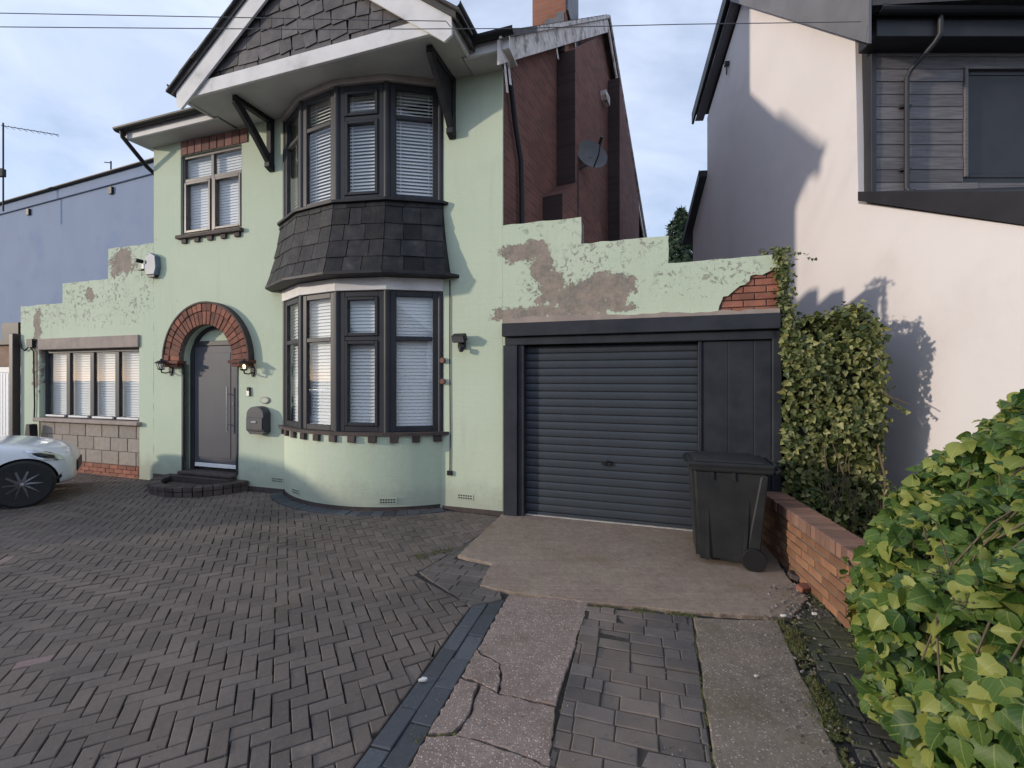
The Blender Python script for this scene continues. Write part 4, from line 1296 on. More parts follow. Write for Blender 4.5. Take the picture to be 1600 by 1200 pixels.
for n_, (k, p, c) in enumerate(whole):
    ang = math.atan2(ax[1], ax[0]) if k == 0 else math.atan2(ay[1], ay[0])
    jx, jy, ja = random.gauss(0, .0012), random.gauss(0, .0012), random.gauss(0, .008)
    z = undul(c) + random.gauss(0, .0016)
    tx, ty = random.gauss(0, .012), random.gauss(0, .012)
    pale = is_pale(c)
    if n_ < 290 or pale:
        me = pm[n_ % 6 + (6 if k == 2 else 0)]
        if pale:
            me = me.copy(); me.materials[0] = M_paver_pink
        o = link('paver', me, drive)
        o.location = (c[0] + jx, c[1] + jy, z); o.rotation_euler = (tx, ty, ang + ja)
    else:
        M = Matrix.Translation((c[0] + jx, c[1] + jy, z)) @ Matrix.Rotation(ang + ja, 4, 'Z') @ Matrix.Rotation(tx, 4, 'X')
        t_ = paver_mesh(2 * PW - .003, PW - (.0075 if k == 2 else .004), .0035, n_)
        rest.add([tuple(M @ Vector(v)) for v in t_.v], t_.f)
for q in cut:
    q2 = shrink(ccw(q), GAP / 2)
    c = (sum(a[0] for a in q) / len(q), sum(a[1] for a in q) / len(q))
    poly_block(rest, q2, undul(c) + random.gauss(0, .0015))
obj('paver_field', rest, M_paver, drive, kind='stuff')

def bond(parent, name, region, ang, L, W, mat, gap=.006, zf=None, zj=.002, vary=0, keep=300, org=None, tilt=.01):
    """running bond of blocks clipped to a convex region"""
    region = ccw(region)
    d, e = (math.cos(ang), math.sin(ang)), (-math.sin(ang), math.cos(ang))
    o0 = org or region[0]
    us = [(p[0] - o0[0]) * d[0] + (p[1] - o0[1]) * d[1] for p in region]
    vs = [(p[0] - o0[0]) * e[0] + (p[1] - o0[1]) * e[1] for p in region]
    v, r_ = min(vs), 0
    out = 0
    while v < max(vs):
        u = min(us) - random.uniform(0, L)
        while u < max(us):
            l = L * random.choice((1, 1, .5, 1)) if vary else L
            q = [(u, v), (u + l, v), (u + l, v + W), (u, v + W)]
            q = [(o0[0] + a * d[0] + b * e[0], o0[1] + a * d[1] + b * e[1]) for (a, b) in q]
            q = clip(ccw(q), region)
            u += l
            if len(q) < 3 or abs(area(q)) < .0003: continue
            c = (sum(a[0] for a in q) / len(q), sum(a[1] for a in q) / len(q))
            mb = MB()
            poly_block(mb, shrink(ccw(q), gap / 2), (zf(c) if zf else 0) + random.gauss(0, zj), tilt=(random.gauss(0, tilt), random.gauss(0, tilt)))
            obj(name, mb, mat, parent)
        v += W
        r_ += 1
DA = math.atan2(1.43, .42)                            # direction of the drive
b0, b1 = (-.473 - .0, 2.008), (-.06, 3.52)
bord = [(onl(*eL, 1.2), 1.2), (onl(b0, b1, 1.2), 1.2), (onl(b0, b1, 3.55), 3.55), (onl(*eL, 3.44), 3.44)]
bord = [(p[0] + .004, p[1]) for p in bord]
bond(drive, 'sett', bord, math.atan2(eL[1][1] - eL[0][1], eL[1][0] - eL[0][0]), .27, .128, M_sett, zf=undul, org=bord[1])
b2 = [G(659, 891), G(708, 871), G(792, 814), (G(770, 823)[0], G(770, 823)[1])]
bond(drive, 'sett', shrink(ccw(b2), -.010), math.atan2(bL[1][1] - bL[0][1], bL[1][0] - bL[0][0]), .22, .11, M_edge, zf=undul)
b3 = [(onl(*eL, 3.446), 3.446), (-.09, 3.555), G(769, 884), G(709, 873), G(657, 892)]
bond(drive, 'sett', shrink(ccw(b3), -.012), DA - R(90), .2, .1, M_edge, zf=undul, gap=.004)
# soldier course hugging the bay
mb = MB()
n = 20
for k in range(n):
    a0, a1 = -P2 * 1.0 + 2 * P2 * k / n, -P2 * 1.0 + 2 * P2 * (k + 1) / n
    q = [tuple(HW(*arc2(a, o))[:2]) for (a, o) in ((a0, .02), (a1, .02), (a1, .20), (a0, .20))]
    mb = MB(); poly_block(mb, shrink(ccw(q), .003), .012 + random.gauss(0, .002)); obj('edging_brick', mb, M_sett, drive)

# concrete strips
def concrete(name, base1, base2, peb, moss, pebamt=.5, rough=.9):
    m, nt, b = new_mat(name)
    co = ND(nt, 'ShaderNodeNewGeometry').outputs['Position']
    c = mixc(nt, ramp(nt, noise(nt, co, 2.2, 6, .65), .35, .65), base1, base2)
    vo = ND(nt, 'ShaderNodeTexVoronoi', {'Vector': co, 'Scale': 95.0, 'Randomness': 1.0})
    sc_ = ND(nt, 'ShaderNodeSeparateColor', {'Color': vo.outputs['Color']})
    stone = mth(nt, 'MULTIPLY', mth(nt, 'SUBTRACT', 1.0, ramp(nt, vo.outputs['Distance'], .28, .5)), ramp(nt, sc_.outputs[0], 1 - pebamt, 1 - pebamt + .1))
    pc = mixc(nt, sc_.outputs[1], tuple(x * .7 for x in peb), tuple(min(.8, x * 1.5) for x in peb))
    pc = mixc(nt, ramp(nt, sc_.outputs[2], .7, .75), pc, (.26, .15, .11))
    c = mixc(nt, stone, c, pc)
    blot = mth(nt, 'MULTIPLY_ADD', noise(nt, co, 13, 9, .85), 1.5, .28)
    c = ND(nt, 'ShaderNodeHueSaturation', {'Value': blot, 'Color': c}).outputs['Color']
    c = mixc(nt, mth(nt, 'MULTIPLY', ramp(nt, noise(nt, co, 1.3, 7, .7), .50, .68), .6), c, moss)
    c = mixc(nt, mth(nt, 'MULTIPLY', ramp(nt, noise(nt, co, 60, 4, .7), .5, .8), .4), c, tuple(x * .45 for x in base1))
    nt.links.new(c, b.inputs['Base Color'])
    b.inputs['Roughness'].default_value = rough
    b.inputs['Specular IOR Level'].default_value = .3
    h = mth(nt, 'ADD', mth(nt, 'MULTIPLY', stone, .6), mth(nt, 'ADD', noise(nt, co, 35, 6, .7), mth(nt, 'MULTIPLY', noise(nt, co, 5, 4), .8)))
    bump(nt, b, h, .55, .010)
    return m
M_peb = concrete('pebbled_concrete', (.22, .165, .140), (.265, .205, .175), (.40, .34, .30), (.13, .105, .07), .62)
M_apron = concrete('pinkish_concrete', (.255, .195, .155), (.295, .232, .180), (.26, .215, .18), (.20, .155, .085), .25)
M_strip = concrete('brown_concrete', (.185, .15, .12), (.23, .185, .145), (.38, .33, .28), (.115, .095, .05), .30)

def jag(a, b, n, amp, rr):
    out = []
    for k in range(n):
        t = k / n
        j = rr.uniform(-amp, amp) if k else 0
        dx, dy = b[0] - a[0], b[1] - a[1]
        L = math.hypot(dx, dy)
        out.append((a[0] + dx * t - dy / L * j, a[1] + dy * t + dx / L * j))
    return out
def slab_piece(parent, name, pts, mat, z=.0, seed=0, amp=.008, step=.06, ch=.008, inset=0.0):
    rr = random.Random(seed)
    pts = ccw(pts)
    out = []
    for i in range(len(pts)):
        a, b = pts[i], pts[(i + 1) % len(pts)]
        L = math.hypot(b[0] - a[0], b[1] - a[1])
        out += jag(a, b, max(1, int(L / step)), amp, rr)
    if inset: out = shrink(out, inset)
    ins = shrink(out, ch)
    n = len(out)
    tr = tessellate_polygon([[Vector((p[0], p[1], 0)) for p in ins]])
    mb = MB()
    vs = [(p[0], p[1], z - .09) for p in out] + [(p[0], p[1], z - ch) for p in out] + [(p[0], p[1], z + rr.uniform(-.0015, .0015)) for p in ins]
    fs = [tuple(i + 2 * n for i in t) for t in tr]
    for s in (0, n):
        for i in range(n): fs.append((s + i, s + (i + 1) % n, s + n + (i + 1) % n, s + n + i))
    mb.add(vs, fs)
    return obj(name, mb, mat, parent)
def GP(*uv): return [G(*p) for p in uv]
pl0 = lambda Y: (onl(b0, b1, Y) + .012, Y)
r0, r1 = (.163, 2.008), (.580, 3.45)
pr0 = lambda Y: (onl(r0, r1, Y), Y)
cA, cB, cC = G(668, 1030), G(785, 1047), G(781, 1082)
cD = G(747, 1066)
cE, cF, cG = G(733, 1118), G(712, 1145), G(855, 1185)
pieces = [
    [pl0(3.60), pl0(G(0, 1012)[1]), G(752, 1020), G(783, 1036), G(785, 1062), cC, G(820, 1090), G(868, 1100), pr0(3.475), (.585, 3.50)],
    [pl0(G(0, 1016)[1]), pl0(G(0, 1056)[1]), cD, G(776, 1080), G(781, 1062), G(780, 1038), G(750, 1024)],
    [pl0(G(0, 1062)[1]), pl0(G(0, 1146)[1]), G(708, 1143), G(731, 1117), G(738, 1090), G(746, 1069)],
    [G(714, 1147), G(737, 1117), G(743, 1092), G(752, 1070), G(778, 1085), G(820, 1094), G(866, 1105), pr0(G(0, 1196)[1]), G(800, 1172), G(742, 1153)],
    [pl0(G(0, 1152)[1]), pl0(1.2), pr0(1.2), pr0(G(0, 1200)[1]), G(800, 1177), G(740, 1157), G(712, 1150)],
]
for k, p in enumerate(pieces): slab_piece(drive, 'concrete_slab', p, M_peb, .004 + .003 * (k % 3 - 1), seed=k + 50, amp=.007, step=.03, ch=.004, inset=-.0028)
ap = GP((750, 916), (797, 926), (918, 942), (1000, 949), (1080, 957), (1160, 963), (1238, 966), (1262, 935), (1228, 900)) + [tuple(HW(3.0, .2)[:2]), tuple(HW(.0, .2)[:2]), tuple(HW(.0, -.02)[:2])] + GP((715, 869), (768, 882))
slab_piece(drive, 'concrete_apron', ap, M_apron, .010, seed=77, amp=.007, step=.05, ch=.004)
s0, s1 = G(1115, 1200), G(1082, 962)
t0, t1 = G(1318, 1200), G(1215, 970)
cen = [pr0(1.3), (onl(s0, s1, 1.3), 1.3), (onl(s0, s1, 3.28), 3.28), pr0(3.44)]
cen = [(p[0] + (-.010 if i in (0, 3) else -.004), p[1]) for i, p in enumerate(cen)]
mb = MB(); mb.prism(cen, -.03, -.0065, 'z'); obj('joint_fill', mb, M_cjoint, drive)
bond(drive, 'drive_paver', cen, DA - R(90), .205, .108, M_cpaver, vary=1, zj=.003, gap=.005, tilt=.02)
slab_piece(drive, 'concrete_strip', [(onl(s0, s1, 1.2) + .006, 1.2), (onl(t0, t1, 1.2), 1.2), (onl(t0, t1, 3.2), 3.2), G(1215, 970), G(1150, 969), (onl(s0, s1, 3.27) + .004, 3.27)], M_strip, .004, seed=90, amp=.007)
wl = lambda Y: 2.31 + (Y - 2.99) * .177
ms = [(onl(t0, t1, 1.2) + .06, 1.2), (wl(1.2), 1.2), (wl(3.9), 3.9), (onl(t0, t1, 3.25) + .13, 3.25)]
bond(drive, 'mossy_paver', ms, DA - R(90), .2, .1, M_mossy, vary=1, zf=lambda c: -.006, zj=.005, tilt=.04, gap=.012)

# moss and grass tufts along the joints
M_grass = pbr('moss_and_grass', (.085, .105, .028), (.13, .12, .045), 5, .8, 0, rnd=.4)
M_moss = pbr('moss_cushion', (.075, .085, .025), (.105, .095, .035), 8, .95, .6, 90, rnd=.25)
random.seed(51)
gr, mo = MB(), MB()
def blade(x, y, h, z=-.005):
    a = random.uniform(0, 6.28); l = random.uniform(.2, .9) * h
    w_ = random.uniform(.0015, .003)
    dx, dy = math.cos(a), math.sin(a)
    gr.add([(x - dy * w_, y + dx * w_, z), (x + dy * w_, y - dx * w_, z), (x + dx * l * .5, y + dy * l * .5, z + h * .75), (x + dx * l, y + dy * l, z + h)], [(0, 1, 2), (0, 2, 3)])
def cushion(x, y, r, z=-.004):
    n = 7
    vs = [(x, y, z + r * random.uniform(.25, .5))]
    for k in range(n):
        a = 2 * math.pi * k / n; q = r * random.uniform(.6, 1.2)
        vs.append((x + q * math.cos(a), y + q * math.sin(a), z - .004))
    mo.add(vs, [(0, 1 + k, 1 + (k + 1) % n) for k in range(n)])
def along(a, b, n, wob, h, tuft=1.0, rm=.012):
    for _ in range(n):
        t = random.random()
        if math.sin(t * 17 + a[0] * 9) + random.gauss(0, .6) < .1: continue
        x, y = a[0] + (b[0] - a[0]) * t + random.gauss(0, wob), a[1] + (b[1] - a[1]) * t + random.gauss(0, wob)
        cushion(x, y, random.uniform(.4, 1.3) * rm)
        if random.random() < tuft:
            for _ in range(3): blade(x + random.gauss(0, .008), y + random.gauss(0, .008), random.uniform(.3, 1) * h)
along((onl(t0, t1, 1.6) + .03, 1.6), G(1222, 965), 1500, .04, .030, 1, .020)
along(G(1222, 965), G(1262, 925), 120, .05, .02, .6, .02)
along((onl(s0, s1, 1.9) - .004, 1.9), (onl(s0, s1, 3.27), 3.27), 460, .009, .016, .6, .012)
along(G(918, 946), G(1085, 962), 520, .016, .014, .6, .014)
along(pr0(1.9), pr0(3.44), 120, .005, .010, .25, .009)
along(pl0(1.9), pl0(3.2), 110, .008, .012, .3, .010)
along(G(650, 1155), G(715, 1145), 70, .010, .014, .6, .014)
along((wl(2.2) - .02, 2.2), (wl(3.9) - .02, 3.9), 420, .03, .03, .7, .018)
along(G(640, 872), G(700, 856), 160, .04, .012, .3, .012)
along(G(655, 895), G(760, 832), 60, .01, .012, .4, .01)
tag(obj('grass_tufts', gr, M_grass), kind='stuff')
tag(obj('moss', mo, M_moss), kind='stuff')
# grit, stones, fallen leaves
gv = MB()
random.seed(61)
def stone(x, y, r, z=0):
    vs = [(x + r * random.uniform(.6, 1) * math.cos(a) * math.cos(e), y + r * random.uniform(.6, 1) * math.sin(a) * math.cos(e), z + r * .6 * math.sin(e)) for e in (-.4, .5) for a in (0, 1.26, 2.5, 3.77, 5.0)]
    vs.append((x, y, z + r * .65))
    gv.add(vs, [(i, (i + 1) % 5, 5 + (i + 1) % 5, 5 + i) for i in range(5)] + [(5 + i, 5 + (i + 1) % 5, 10) for i in range(5)])
for _ in range(260):
    t = random.random(); Y = 1.8 + 2.3 * t
    x = onl(t0, t1, Y) + random.gauss(.0, .12)
    stone(x, Y, random.choice((.004, .006, .008, .012)), .006)
for _ in range(200):
    p = G(random.gauss(1245, 25), random.uniform(915, 970)); stone(p[0], p[1], random.choice((.005, .008, .014)), .014)
for _ in range(260):
    u, v = random.uniform(0, 1300), random.uniform(830, 1200); p = G(u, v); stone(p[0], p[1], random.choice((.003, .004, .006)), .004)
tag(obj('gravel', gv, pbr('grit', (.22, .20, .175), (.12, .105, .09), 30, .9, 0, rnd=.5)), kind='stuff')
for k, (u, v, l, lab, cat, cc) in enumerate(((661, 1066, .032, 'scrap of white paper lying on the dark border setts', 'paper scrap', (.6, .6, .58)), (1182, 1060, .022, 'single pale pebble on the right concrete strip', 'pebble', (.45, .41, .37)), (1272, 962, .03, 'pale scrap on the moss at the foot of the brick wall', 'scrap', (.7, .68, .62)), (1225, 965, .03, 'white stone at the corner of the mossy strip', 'stone', (.72, .7, .66)))):
    p = G(u, v); mb = MB()
    random.seed(k + 5)
    pts = [(p[0] + l * random.uniform(.5, 1) * math.cos(a), p[1] + l * .55 * random.uniform(.5, 1) * math.sin(a)) for a in [2 * math.pi * q / 7 for q in range(7)]]
    mb.prism(pts, .008, .022, 'z')
    tag(obj(cat.replace(' ', '_'), mb, pbr('scrap', cc, None, 5, .9, .2), bevel=.004), lab, cat)
# broken brick bits by the wall end
for k, (u, v, a, lab) in enumerate(((1256, 925, 20, 'broken red brick end lying against the low wall'), (1240, 905, 70, 'dark brick fragment behind the bin at the end of the low wall'))):
    p = G(u, v)
    mb = MB(Matrix.Translation((p[0], p[1], .03)) @ Matrix.Rotation(R(a), 4, 'Z') @ Matrix.Rotation(R(12), 4, 'X')); mb.prism([(-.06, -.03), (.05, -.035), (.07, 0), (.04, .04), (-.05, .035)], -.02, .025, 'z')
    tag(obj('brick_fragment', mb, M_orange if k == 0 else M_darkbrick, bevel=.006), lab, 'brick')

# ------------------------------------------------------------------ low brick wall on the right
WA = math.atan2(.177, 1)
lw = empty('low_brick_wall', 'low orange brick wall with brick-on-edge top beside the mossy strip', 'wall', (wl(3.0), 3.0, 0), -WA)
WY0, WY1 = -2.2, 1.75                                  # along the wall, from the base
mb = MB(); mb.box(.012, .21, WY0, WY1, -.1, .46); obj('core', mb, M_mortar, lw)
random.seed(71)
M_wallbrick = pbr('orange_wall_brick', (.27, .145, .075), (.215, .10, .058), 6, .9, .5, 40, rnd=.3, dirt=(.12, .085, .055), dscale=3.5, dlo=.56, dhi=.8)
bm_ = []
for s in range(5):
    mb = MB(); mb.box(0, .10, 0, .213, 0, .064); bm_.append(mb.mesh('brick', M_wallbrick, bevel=.005))
for r_ in range(6):
    y = WY0 - (.11 if r_ % 2 else 0)
    while y < WY1 - .1:
        o = link('brick', random.choice(bm_), lw); o.location = (random.uniform(-.004, .005), y, .0 + r_ * .0755); o.rotation_euler = (0, random.gauss(0, .01), random.gauss(0, .008))
        y += .2235
M_cope = pbr('weathered_coping_brick', (.23, .125, .085), (.17, .10, .08), 7, .9, .5, 40, rnd=.3, dirt=(.10, .095, .06), dscale=4, dlo=.5, dhi=.7)
cm_ = []
for s in range(3):
    mb = MB(); mb.box(-.012, .222, 0, .064, 0, .098); cm_.append(mb.mesh('coping_brick', M_cope, bevel=.006))
y = WY0
while y < WY1 - .05:
    o = link('coping_brick', random.choice(cm_), lw); o.location = (random.uniform(-.005, .005), y, .462); o.rotation_euler = (random.gauss(0, .012), random.gauss(0, .012), random.gauss(0, .012))
    y += .0745
mb = MB(); mb.add([(.03, WY0, .50), (.19, WY0, .50), (.19, WY1, .50), (.03, WY1, .50)], [(0, 1, 2, 3)]); obj('bed_mortar', mb, M_mortar, lw)
# soil behind the wall
mb = MB(); mb.prism([(wl(.5) + .2, .5), (4.2, .5), (4.2, 5.6), (wl(4.7) + .2, 4.7)], -.13, .12, 'z'); tag(obj('soil_bed', mb, M_soil), kind='structure')
mb = MB(); mb.prism([(3.2, 4.9), (4.2, 4.9), (4.6, 14), (1.5, 14)], -.13, -.05, 'z'); tag(obj('side_passage', mb, M_strip), kind='structure')

# ------------------------------------------------------------------ wheelie bin
BA = R(-18)
wb = empty('wheelie_bin', 'black wheeled rubbish bin with its lid shut in front of the garage panel', 'wheelie bin', (2.085, 4.345, .010), BA)
M_bin = pbr('charcoal_bin_plastic', (.022, .024, .026), (.032, .033, .034), 4, .48, .08, 60, dirt=(.06, .058, .054), dscale=3, dlo=.55, dhi=.85, spec=.3)
def frustum(mb, x0, x1, y0, y1, z0, X0, X1, Y0, Y1, z1):
    mb.add([(x0, y0, z0), (x1, y0, z0), (x0, y1, z0), (x1, y1, z0), (X0, Y0, z1), (X1, Y0, z1), (X0, Y1, z1), (X1, Y1, z1)], [(0, 2, 3, 1), (4, 5, 7, 6), (0, 1, 5, 4), (2, 6, 7, 3), (0, 4, 6, 2), (1, 3, 7, 5)])
mb = MB()
frustum(mb, -.29, .20, -.24, .24, .035, -.335, .32, -.275, .275, .90)
obj('body', mb, M_bin, wb, bevel=.035, seg=3, smooth=35)
mb = MB(); frustum(mb, -.352, .345, -.287, .287, .875, -.358, .35, -.292, .292, .925); obj('rim', mb, M_bin, wb, bevel=.012, seg=2, smooth=35)
mb = MB()
frustum(mb, -.385, .36, -.30, .30, .926, -.375, .35, -.295, .295, .955)
frustum(mb, -.33, .30, -.26, .26, .955, -.27, .24, -.20, .20, .985)
mb.box(-.40, -.37, -.20, .20, .925, .95)
obj('lid', mb, M_bin, wb, bevel=.012, seg=2, smooth=35)
mb = MB()
for x in (-.16, .02): mb.box(x - .012, x + .012, -.288, -.262, .80, .872)
mb.prism([(-.215, .05), (-.18, .05), (-.19, .56), (-.21, .58)], -.262, -.24)
mb.prism([(.10, .12), (.125, .12), (.15, .62), (.125, .62)], -.268, -.235)
obj('side_rib', mb, M_bin, wb, kind='stuff')
mb = MB(); frustum(mb, .12, .24, -.255, -.20, .12, .24, .30, -.285, -.22, .86); obj('wheel_column', mb, M_bin, wb, bevel=.012)
mb = MB(); mb.tube([(.36, -.24, .88), (.40, -.22, .90), (.40, .22, .90), (.36, .24, .88)], .016, 8); mb.tube([(.34, -.2, .93), (.375, -.18, .945), (.375, .18, .945), (.34, .2, .93)], .014, 8); obj('handle', mb, M_bin, wb, smooth=50)
for y in (-.272, .272):
    mb = MB(); mb.lathe([(.06, -.024), (.098, -.024), (.104, -.012), (.104, .012), (.098, .024), (.06, .024)], 24, (.185, y, .098), 'y'); wh = obj('wheel', mb, M_gutter, wb, smooth=40)
    s = -1 if y < 0 else 1
    mb = MB(); mb.lathe([(.06, -.018), (.058, -.005), (.03, -.008), (.025, -.022), (0, -.022)] if s < 0 else [(.06, .018), (.058, .005), (.03, .008), (.025, .022), (0, .022)], 20, (.185, y, .098), 'y'); obj('hub', mb, M_bin, wh, smooth=40)
mb = MB(); mb.tube([(.185, -.26, .098), (.185, .26, .098)], .012, 8); obj('axle', mb, M_steel, wb)
# ------------------------------------------------------------------ foliage
def leaf_material(name, dark, mid, light, light_at=.72, trans=.25, vein=True, rough=.48):
    m, nt, b = new_mat(name)
    out = nt.nodes['Material Output']
    r = rnd_value(nt)
    c = mixc(nt, ramp(nt, r, .05, .55), dark, mid)
    c = mixc(nt, ramp(nt, r, light_at, light_at + .2), c, light)
    if vein:
        uv = ND(nt, 'ShaderNodeUVMap').outputs[0]
        s = ND(nt, 'ShaderNodeSeparateXYZ', {'Vector': uv})
        axx = mth(nt, 'ABSOLUTE', mth(nt, 'SUBTRACT', s.outputs[0], .5))
        v1 = mth(nt, 'SUBTRACT', 1.0, ramp(nt, axx, .008, .026))
        fr = mth(nt, 'FRACT', mth(nt, 'MULTIPLY', mth(nt, 'SUBTRACT', s.outputs[1], mth(nt, 'MULTIPLY', axx, .9)), 4.6))
        v2 = mth(nt, 'MULTIPLY', mth(nt, 'SUBTRACT', 1.0, ramp(nt, mth(nt, 'ABSOLUTE', mth(nt, 'SUBTRACT', fr, .5)), .03, .10)), .6)
        vv = mth(nt, 'MULTIPLY', mth(nt, 'MAXIMUM', v1, mth(nt, 'MULTIPLY', v2, .55)), .30)
        c = mixc(nt, vv, c, tuple(min(1, x * 1.7 + .03) for x in light))
    co = coords(nt)
    c = mixc(nt, mth(nt, 'MULTIPLY', ramp(nt, noise(nt, co, 28, 4, .7), .5, .75), .35), c, tuple(x * .6 for x in mid))
    nt.links.new(c, b.inputs['Base Color'])
    b.inputs['Roughness'].default_value = rough
    b.inputs['Specular IOR Level'].default_value = .35
    tr = ND(nt, 'ShaderNodeBsdfTranslucent', {'Color': mixc(nt, 1.0, c, (.9, 1.0, .45), 'MULTIPLY')})
    ms = ND(nt, 'ShaderNodeMixShader', {0: trans})
    nt.links.new(b.outputs[0], ms.inputs[1]); nt.links.new(tr.outputs[0], ms.inputs[2])
    nt.links.new(ms.outputs[0], out.inputs['Surface'])
    return m
M_ivy = leaf_material('ivy_leaf', (.036, .090, .021), (.100, .172, .036), (.30, .33, .08), .64, .34)
M_ivy_small = leaf_material('small_ivy_leaf', (.042, .066, .017), (.125, .145, .042), (.30, .30, .115), .58, .2, False, .42)
M_conifer = leaf_material('conifer_spray', (.012, .028, .012), (.022, .045, .018), (.04, .06, .025), .8, .1, False, .6)
M_twig = pbr('brown_twig', (.10, .075, .045), (.14, .105, .07), 20, .85, .3)
M_berry = pbr('withered_berry', (.045, .03, .025), (.075, .05, .035), 30, .7, .2)

def leaf_shape(kind, rr):
    """half outline of a leaf, base to tip: (half width, y)"""
    if kind == 'lobed': o = [(0, 0), (.20, -.07), (.40, -.02), (.56, .17), (.40, .32), (.47, .56), (.30, .64), (.17, .82), (0, 1.06)]
    elif kind == 'lobed2': o = [(0, 0), (.16, -.05), (.36, .0), (.49, .14), (.44, .30), (.40, .46), (.27, .66), (.13, .86), (0, 1.0)]
    else: o = [(0, 0), (.15, -.02), (.33, .07), (.43, .25), (.44, .43), (.36, .62), (.23, .80), (.10, .93), (0, 1.0)]
    return [(x * rr.uniform(.92, 1.08), y) for (x, y) in o]
def leaf_geo(kind, rr, fold=.22, curl=.25):
    o = leaf_shape(kind, rr)
    vs, uv, fs = [], [], []
    cv = rr.uniform(-.6, 1) * curl
    def Z(x, y): return abs(x) * fold + .10 * math.sin(3.1 * y) - cv * y * y - .28 * x * x * (1 if cv > 0 else -.4)
    n = len(o)
    for (x, y) in o:                                   # midrib
        yy = max(.0, y); vs.append((0, yy, Z(0, yy))); uv.append((.5, yy))
    for s in (1, -1):
        for f in (.55, 1):
            for (x, y) in o:
                yy = max(0, y); ym = yy + (y - yy) * f + (0 if f == 1 else 0)
                vs.append((s * x * f, ym, Z(x * f, ym))); uv.append((.5 + s * x * f, ym))
    for si, s in enumerate((1, -1)):
        a, b = n + si * 2 * n, n + si * 2 * n + n
        for k in range(n - 1):
            q1 = (k, a + k, a + k + 1, k + 1); q2 = (a + k, b + k, b + k + 1, a + k + 1)
            fs += [q1, q2] if s > 0 else [q1[::-1], q2[::-1]]
    return vs, uv, fs
def leaf_mesh(name, kind, seed, mat):
    vs, uv, fs = leaf_geo(kind, random.Random(seed))
    me = bpy.data.meshes.new(name)
    me.from_pydata(vs, [], fs)
    l = me.uv_layers.new(name='UVMap')
    for lp in me.loops: l.data[lp.index].uv = uv[lp.vertex_index]
    me.materials.append(mat)
    me.polygons.foreach_set('use_smooth', [True] * len(me.polygons))
    return me
def leaf_cloud(name, items, mat, parent=None, tmpl=None):
    """many leaves in one mesh; items are matrices"""
    V, F, U = [], [], []
    rr = random.Random(5)
    for i, M in enumerate(items):
        vs, uv, fs = tmpl[i % len(tmpl)]
        b = len(V)
        V += [tuple(M @ Vector(p)) for p in vs]; U += uv
        F += [tuple(k + b for k in f) for f in fs]
    me = bpy.data.meshes.new(name)
    me.from_pydata(V, [], F)
    l = me.uv_layers.new(name='UVMap')
    buf = [0.0] * (2 * len(me.loops))
    for lp in me.loops:
        buf[2 * lp.index], buf[2 * lp.index + 1] = U[lp.vertex_index]
    l.data.foreach_set('uv', buf)
    me.materials.append(mat)
    me.polygons.foreach_set('use_smooth', [True] * len(me.polygons))
    o = link(name, me, parent); o['kind'] = 'stuff'
    return o
def leaf_matrix(p, nrm, size, rr, droop=.6, spread=.5):
    """a leaf at p whose face looks along nrm and whose tip hangs"""
    n = Vector(nrm) + Vector((rr.gauss(0, spread), rr.gauss(0, spread), rr.gauss(0, spread)))
    n.normalize()
    tip = Vector((rr.gauss(0, .55), rr.gauss(0, .55), -droop + rr.gauss(0, .35)))
    tip = (tip - n * tip.dot(n))
    if tip.length < .05: tip = n.orthogonal()
    tip.normalize()
    x = tip.cross(n).normalized()
    M = Matrix(((x.x, tip.x, n.x, p[0]), (x.y, tip.y, n.y, p[1]), (x.z, tip.z, n.z, p[2]), (0, 0, 0, 1)))
    return M @ Matrix.Scale(size, 4)

# big ivy mound spilling over the low wall, close to the viewer
ivy = empty('ivy_bush', 'large glossy ivy bush spilling over the low brick wall in the foreground', 'ivy', (2.3, 2.0, 0))
OFF[ivy.name] = Vector((2.3, 2.0, 0))
rr = random.Random(101)
def mound(s, Y):
    """outline of the mound at depth Y: s from 0 (foot) to 1 (back); point and normal"""
    base = 1.71 + (.66 if Y > 2 else .25) * (Y - 2.0)
    prof = [(0.10, 0.0), (.0, .22), (-.03, .48), (.06, .74), (.24, .98), (.50, 1.20), (.78, 1.42), (1.10, 1.58), (1.55, 1.70), (2.1, 1.74)]
    k = 1.06 - .22 * max(0, Y - 2.5) ** 1.3
    f = s * (len(prof) - 1)
    i = min(int(f), len(prof) - 2)
    t = f - i
    a, b = prof[i], prof[i + 1]
    x, z = a[0] + (b[0] - a[0]) * t, a[1] + (b[1] - a[1]) * t
    dx, dz = b[0] - a[0], b[1] - a[1]
    L = math.hypot(dx, dz)
    return (base + x, Y, z * k), (-dz / L, -.35, dx / L)
cand = []
for _ in range(7600):
    Y = 1.15 + (3.05 - 1.15) * rr.random() ** .85
    s = rr.random()
    p, n_ = mound(s, Y)
    lump = .10 * math.sin(p[0] * 7 + Y * 5) * math.sin(p[2] * 6 + Y * 4) + .05 * math.sin(p[2] * 15 + Y * 11)
    deep = abs(rr.gauss(0, .11))
    p = Vector(p) + Vector(n_) * (lump - deep + .04)
    if p.z < .02: p.z = rr.uniform(.02, .12)
    sz = rr.choice((.035, .045, .055, .065, .08, .095)) * rr.uniform(.85, 1.15) * (.85 if deep > .14 else 1)
    cand.append((deep, p, n_, sz))
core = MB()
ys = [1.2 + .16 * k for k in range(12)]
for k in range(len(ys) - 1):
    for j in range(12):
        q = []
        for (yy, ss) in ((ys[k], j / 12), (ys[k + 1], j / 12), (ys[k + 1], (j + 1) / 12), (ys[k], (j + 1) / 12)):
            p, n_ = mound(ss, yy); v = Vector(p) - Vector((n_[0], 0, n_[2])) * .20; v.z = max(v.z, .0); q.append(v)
        core.add(q, [(0, 1, 2, 3)])
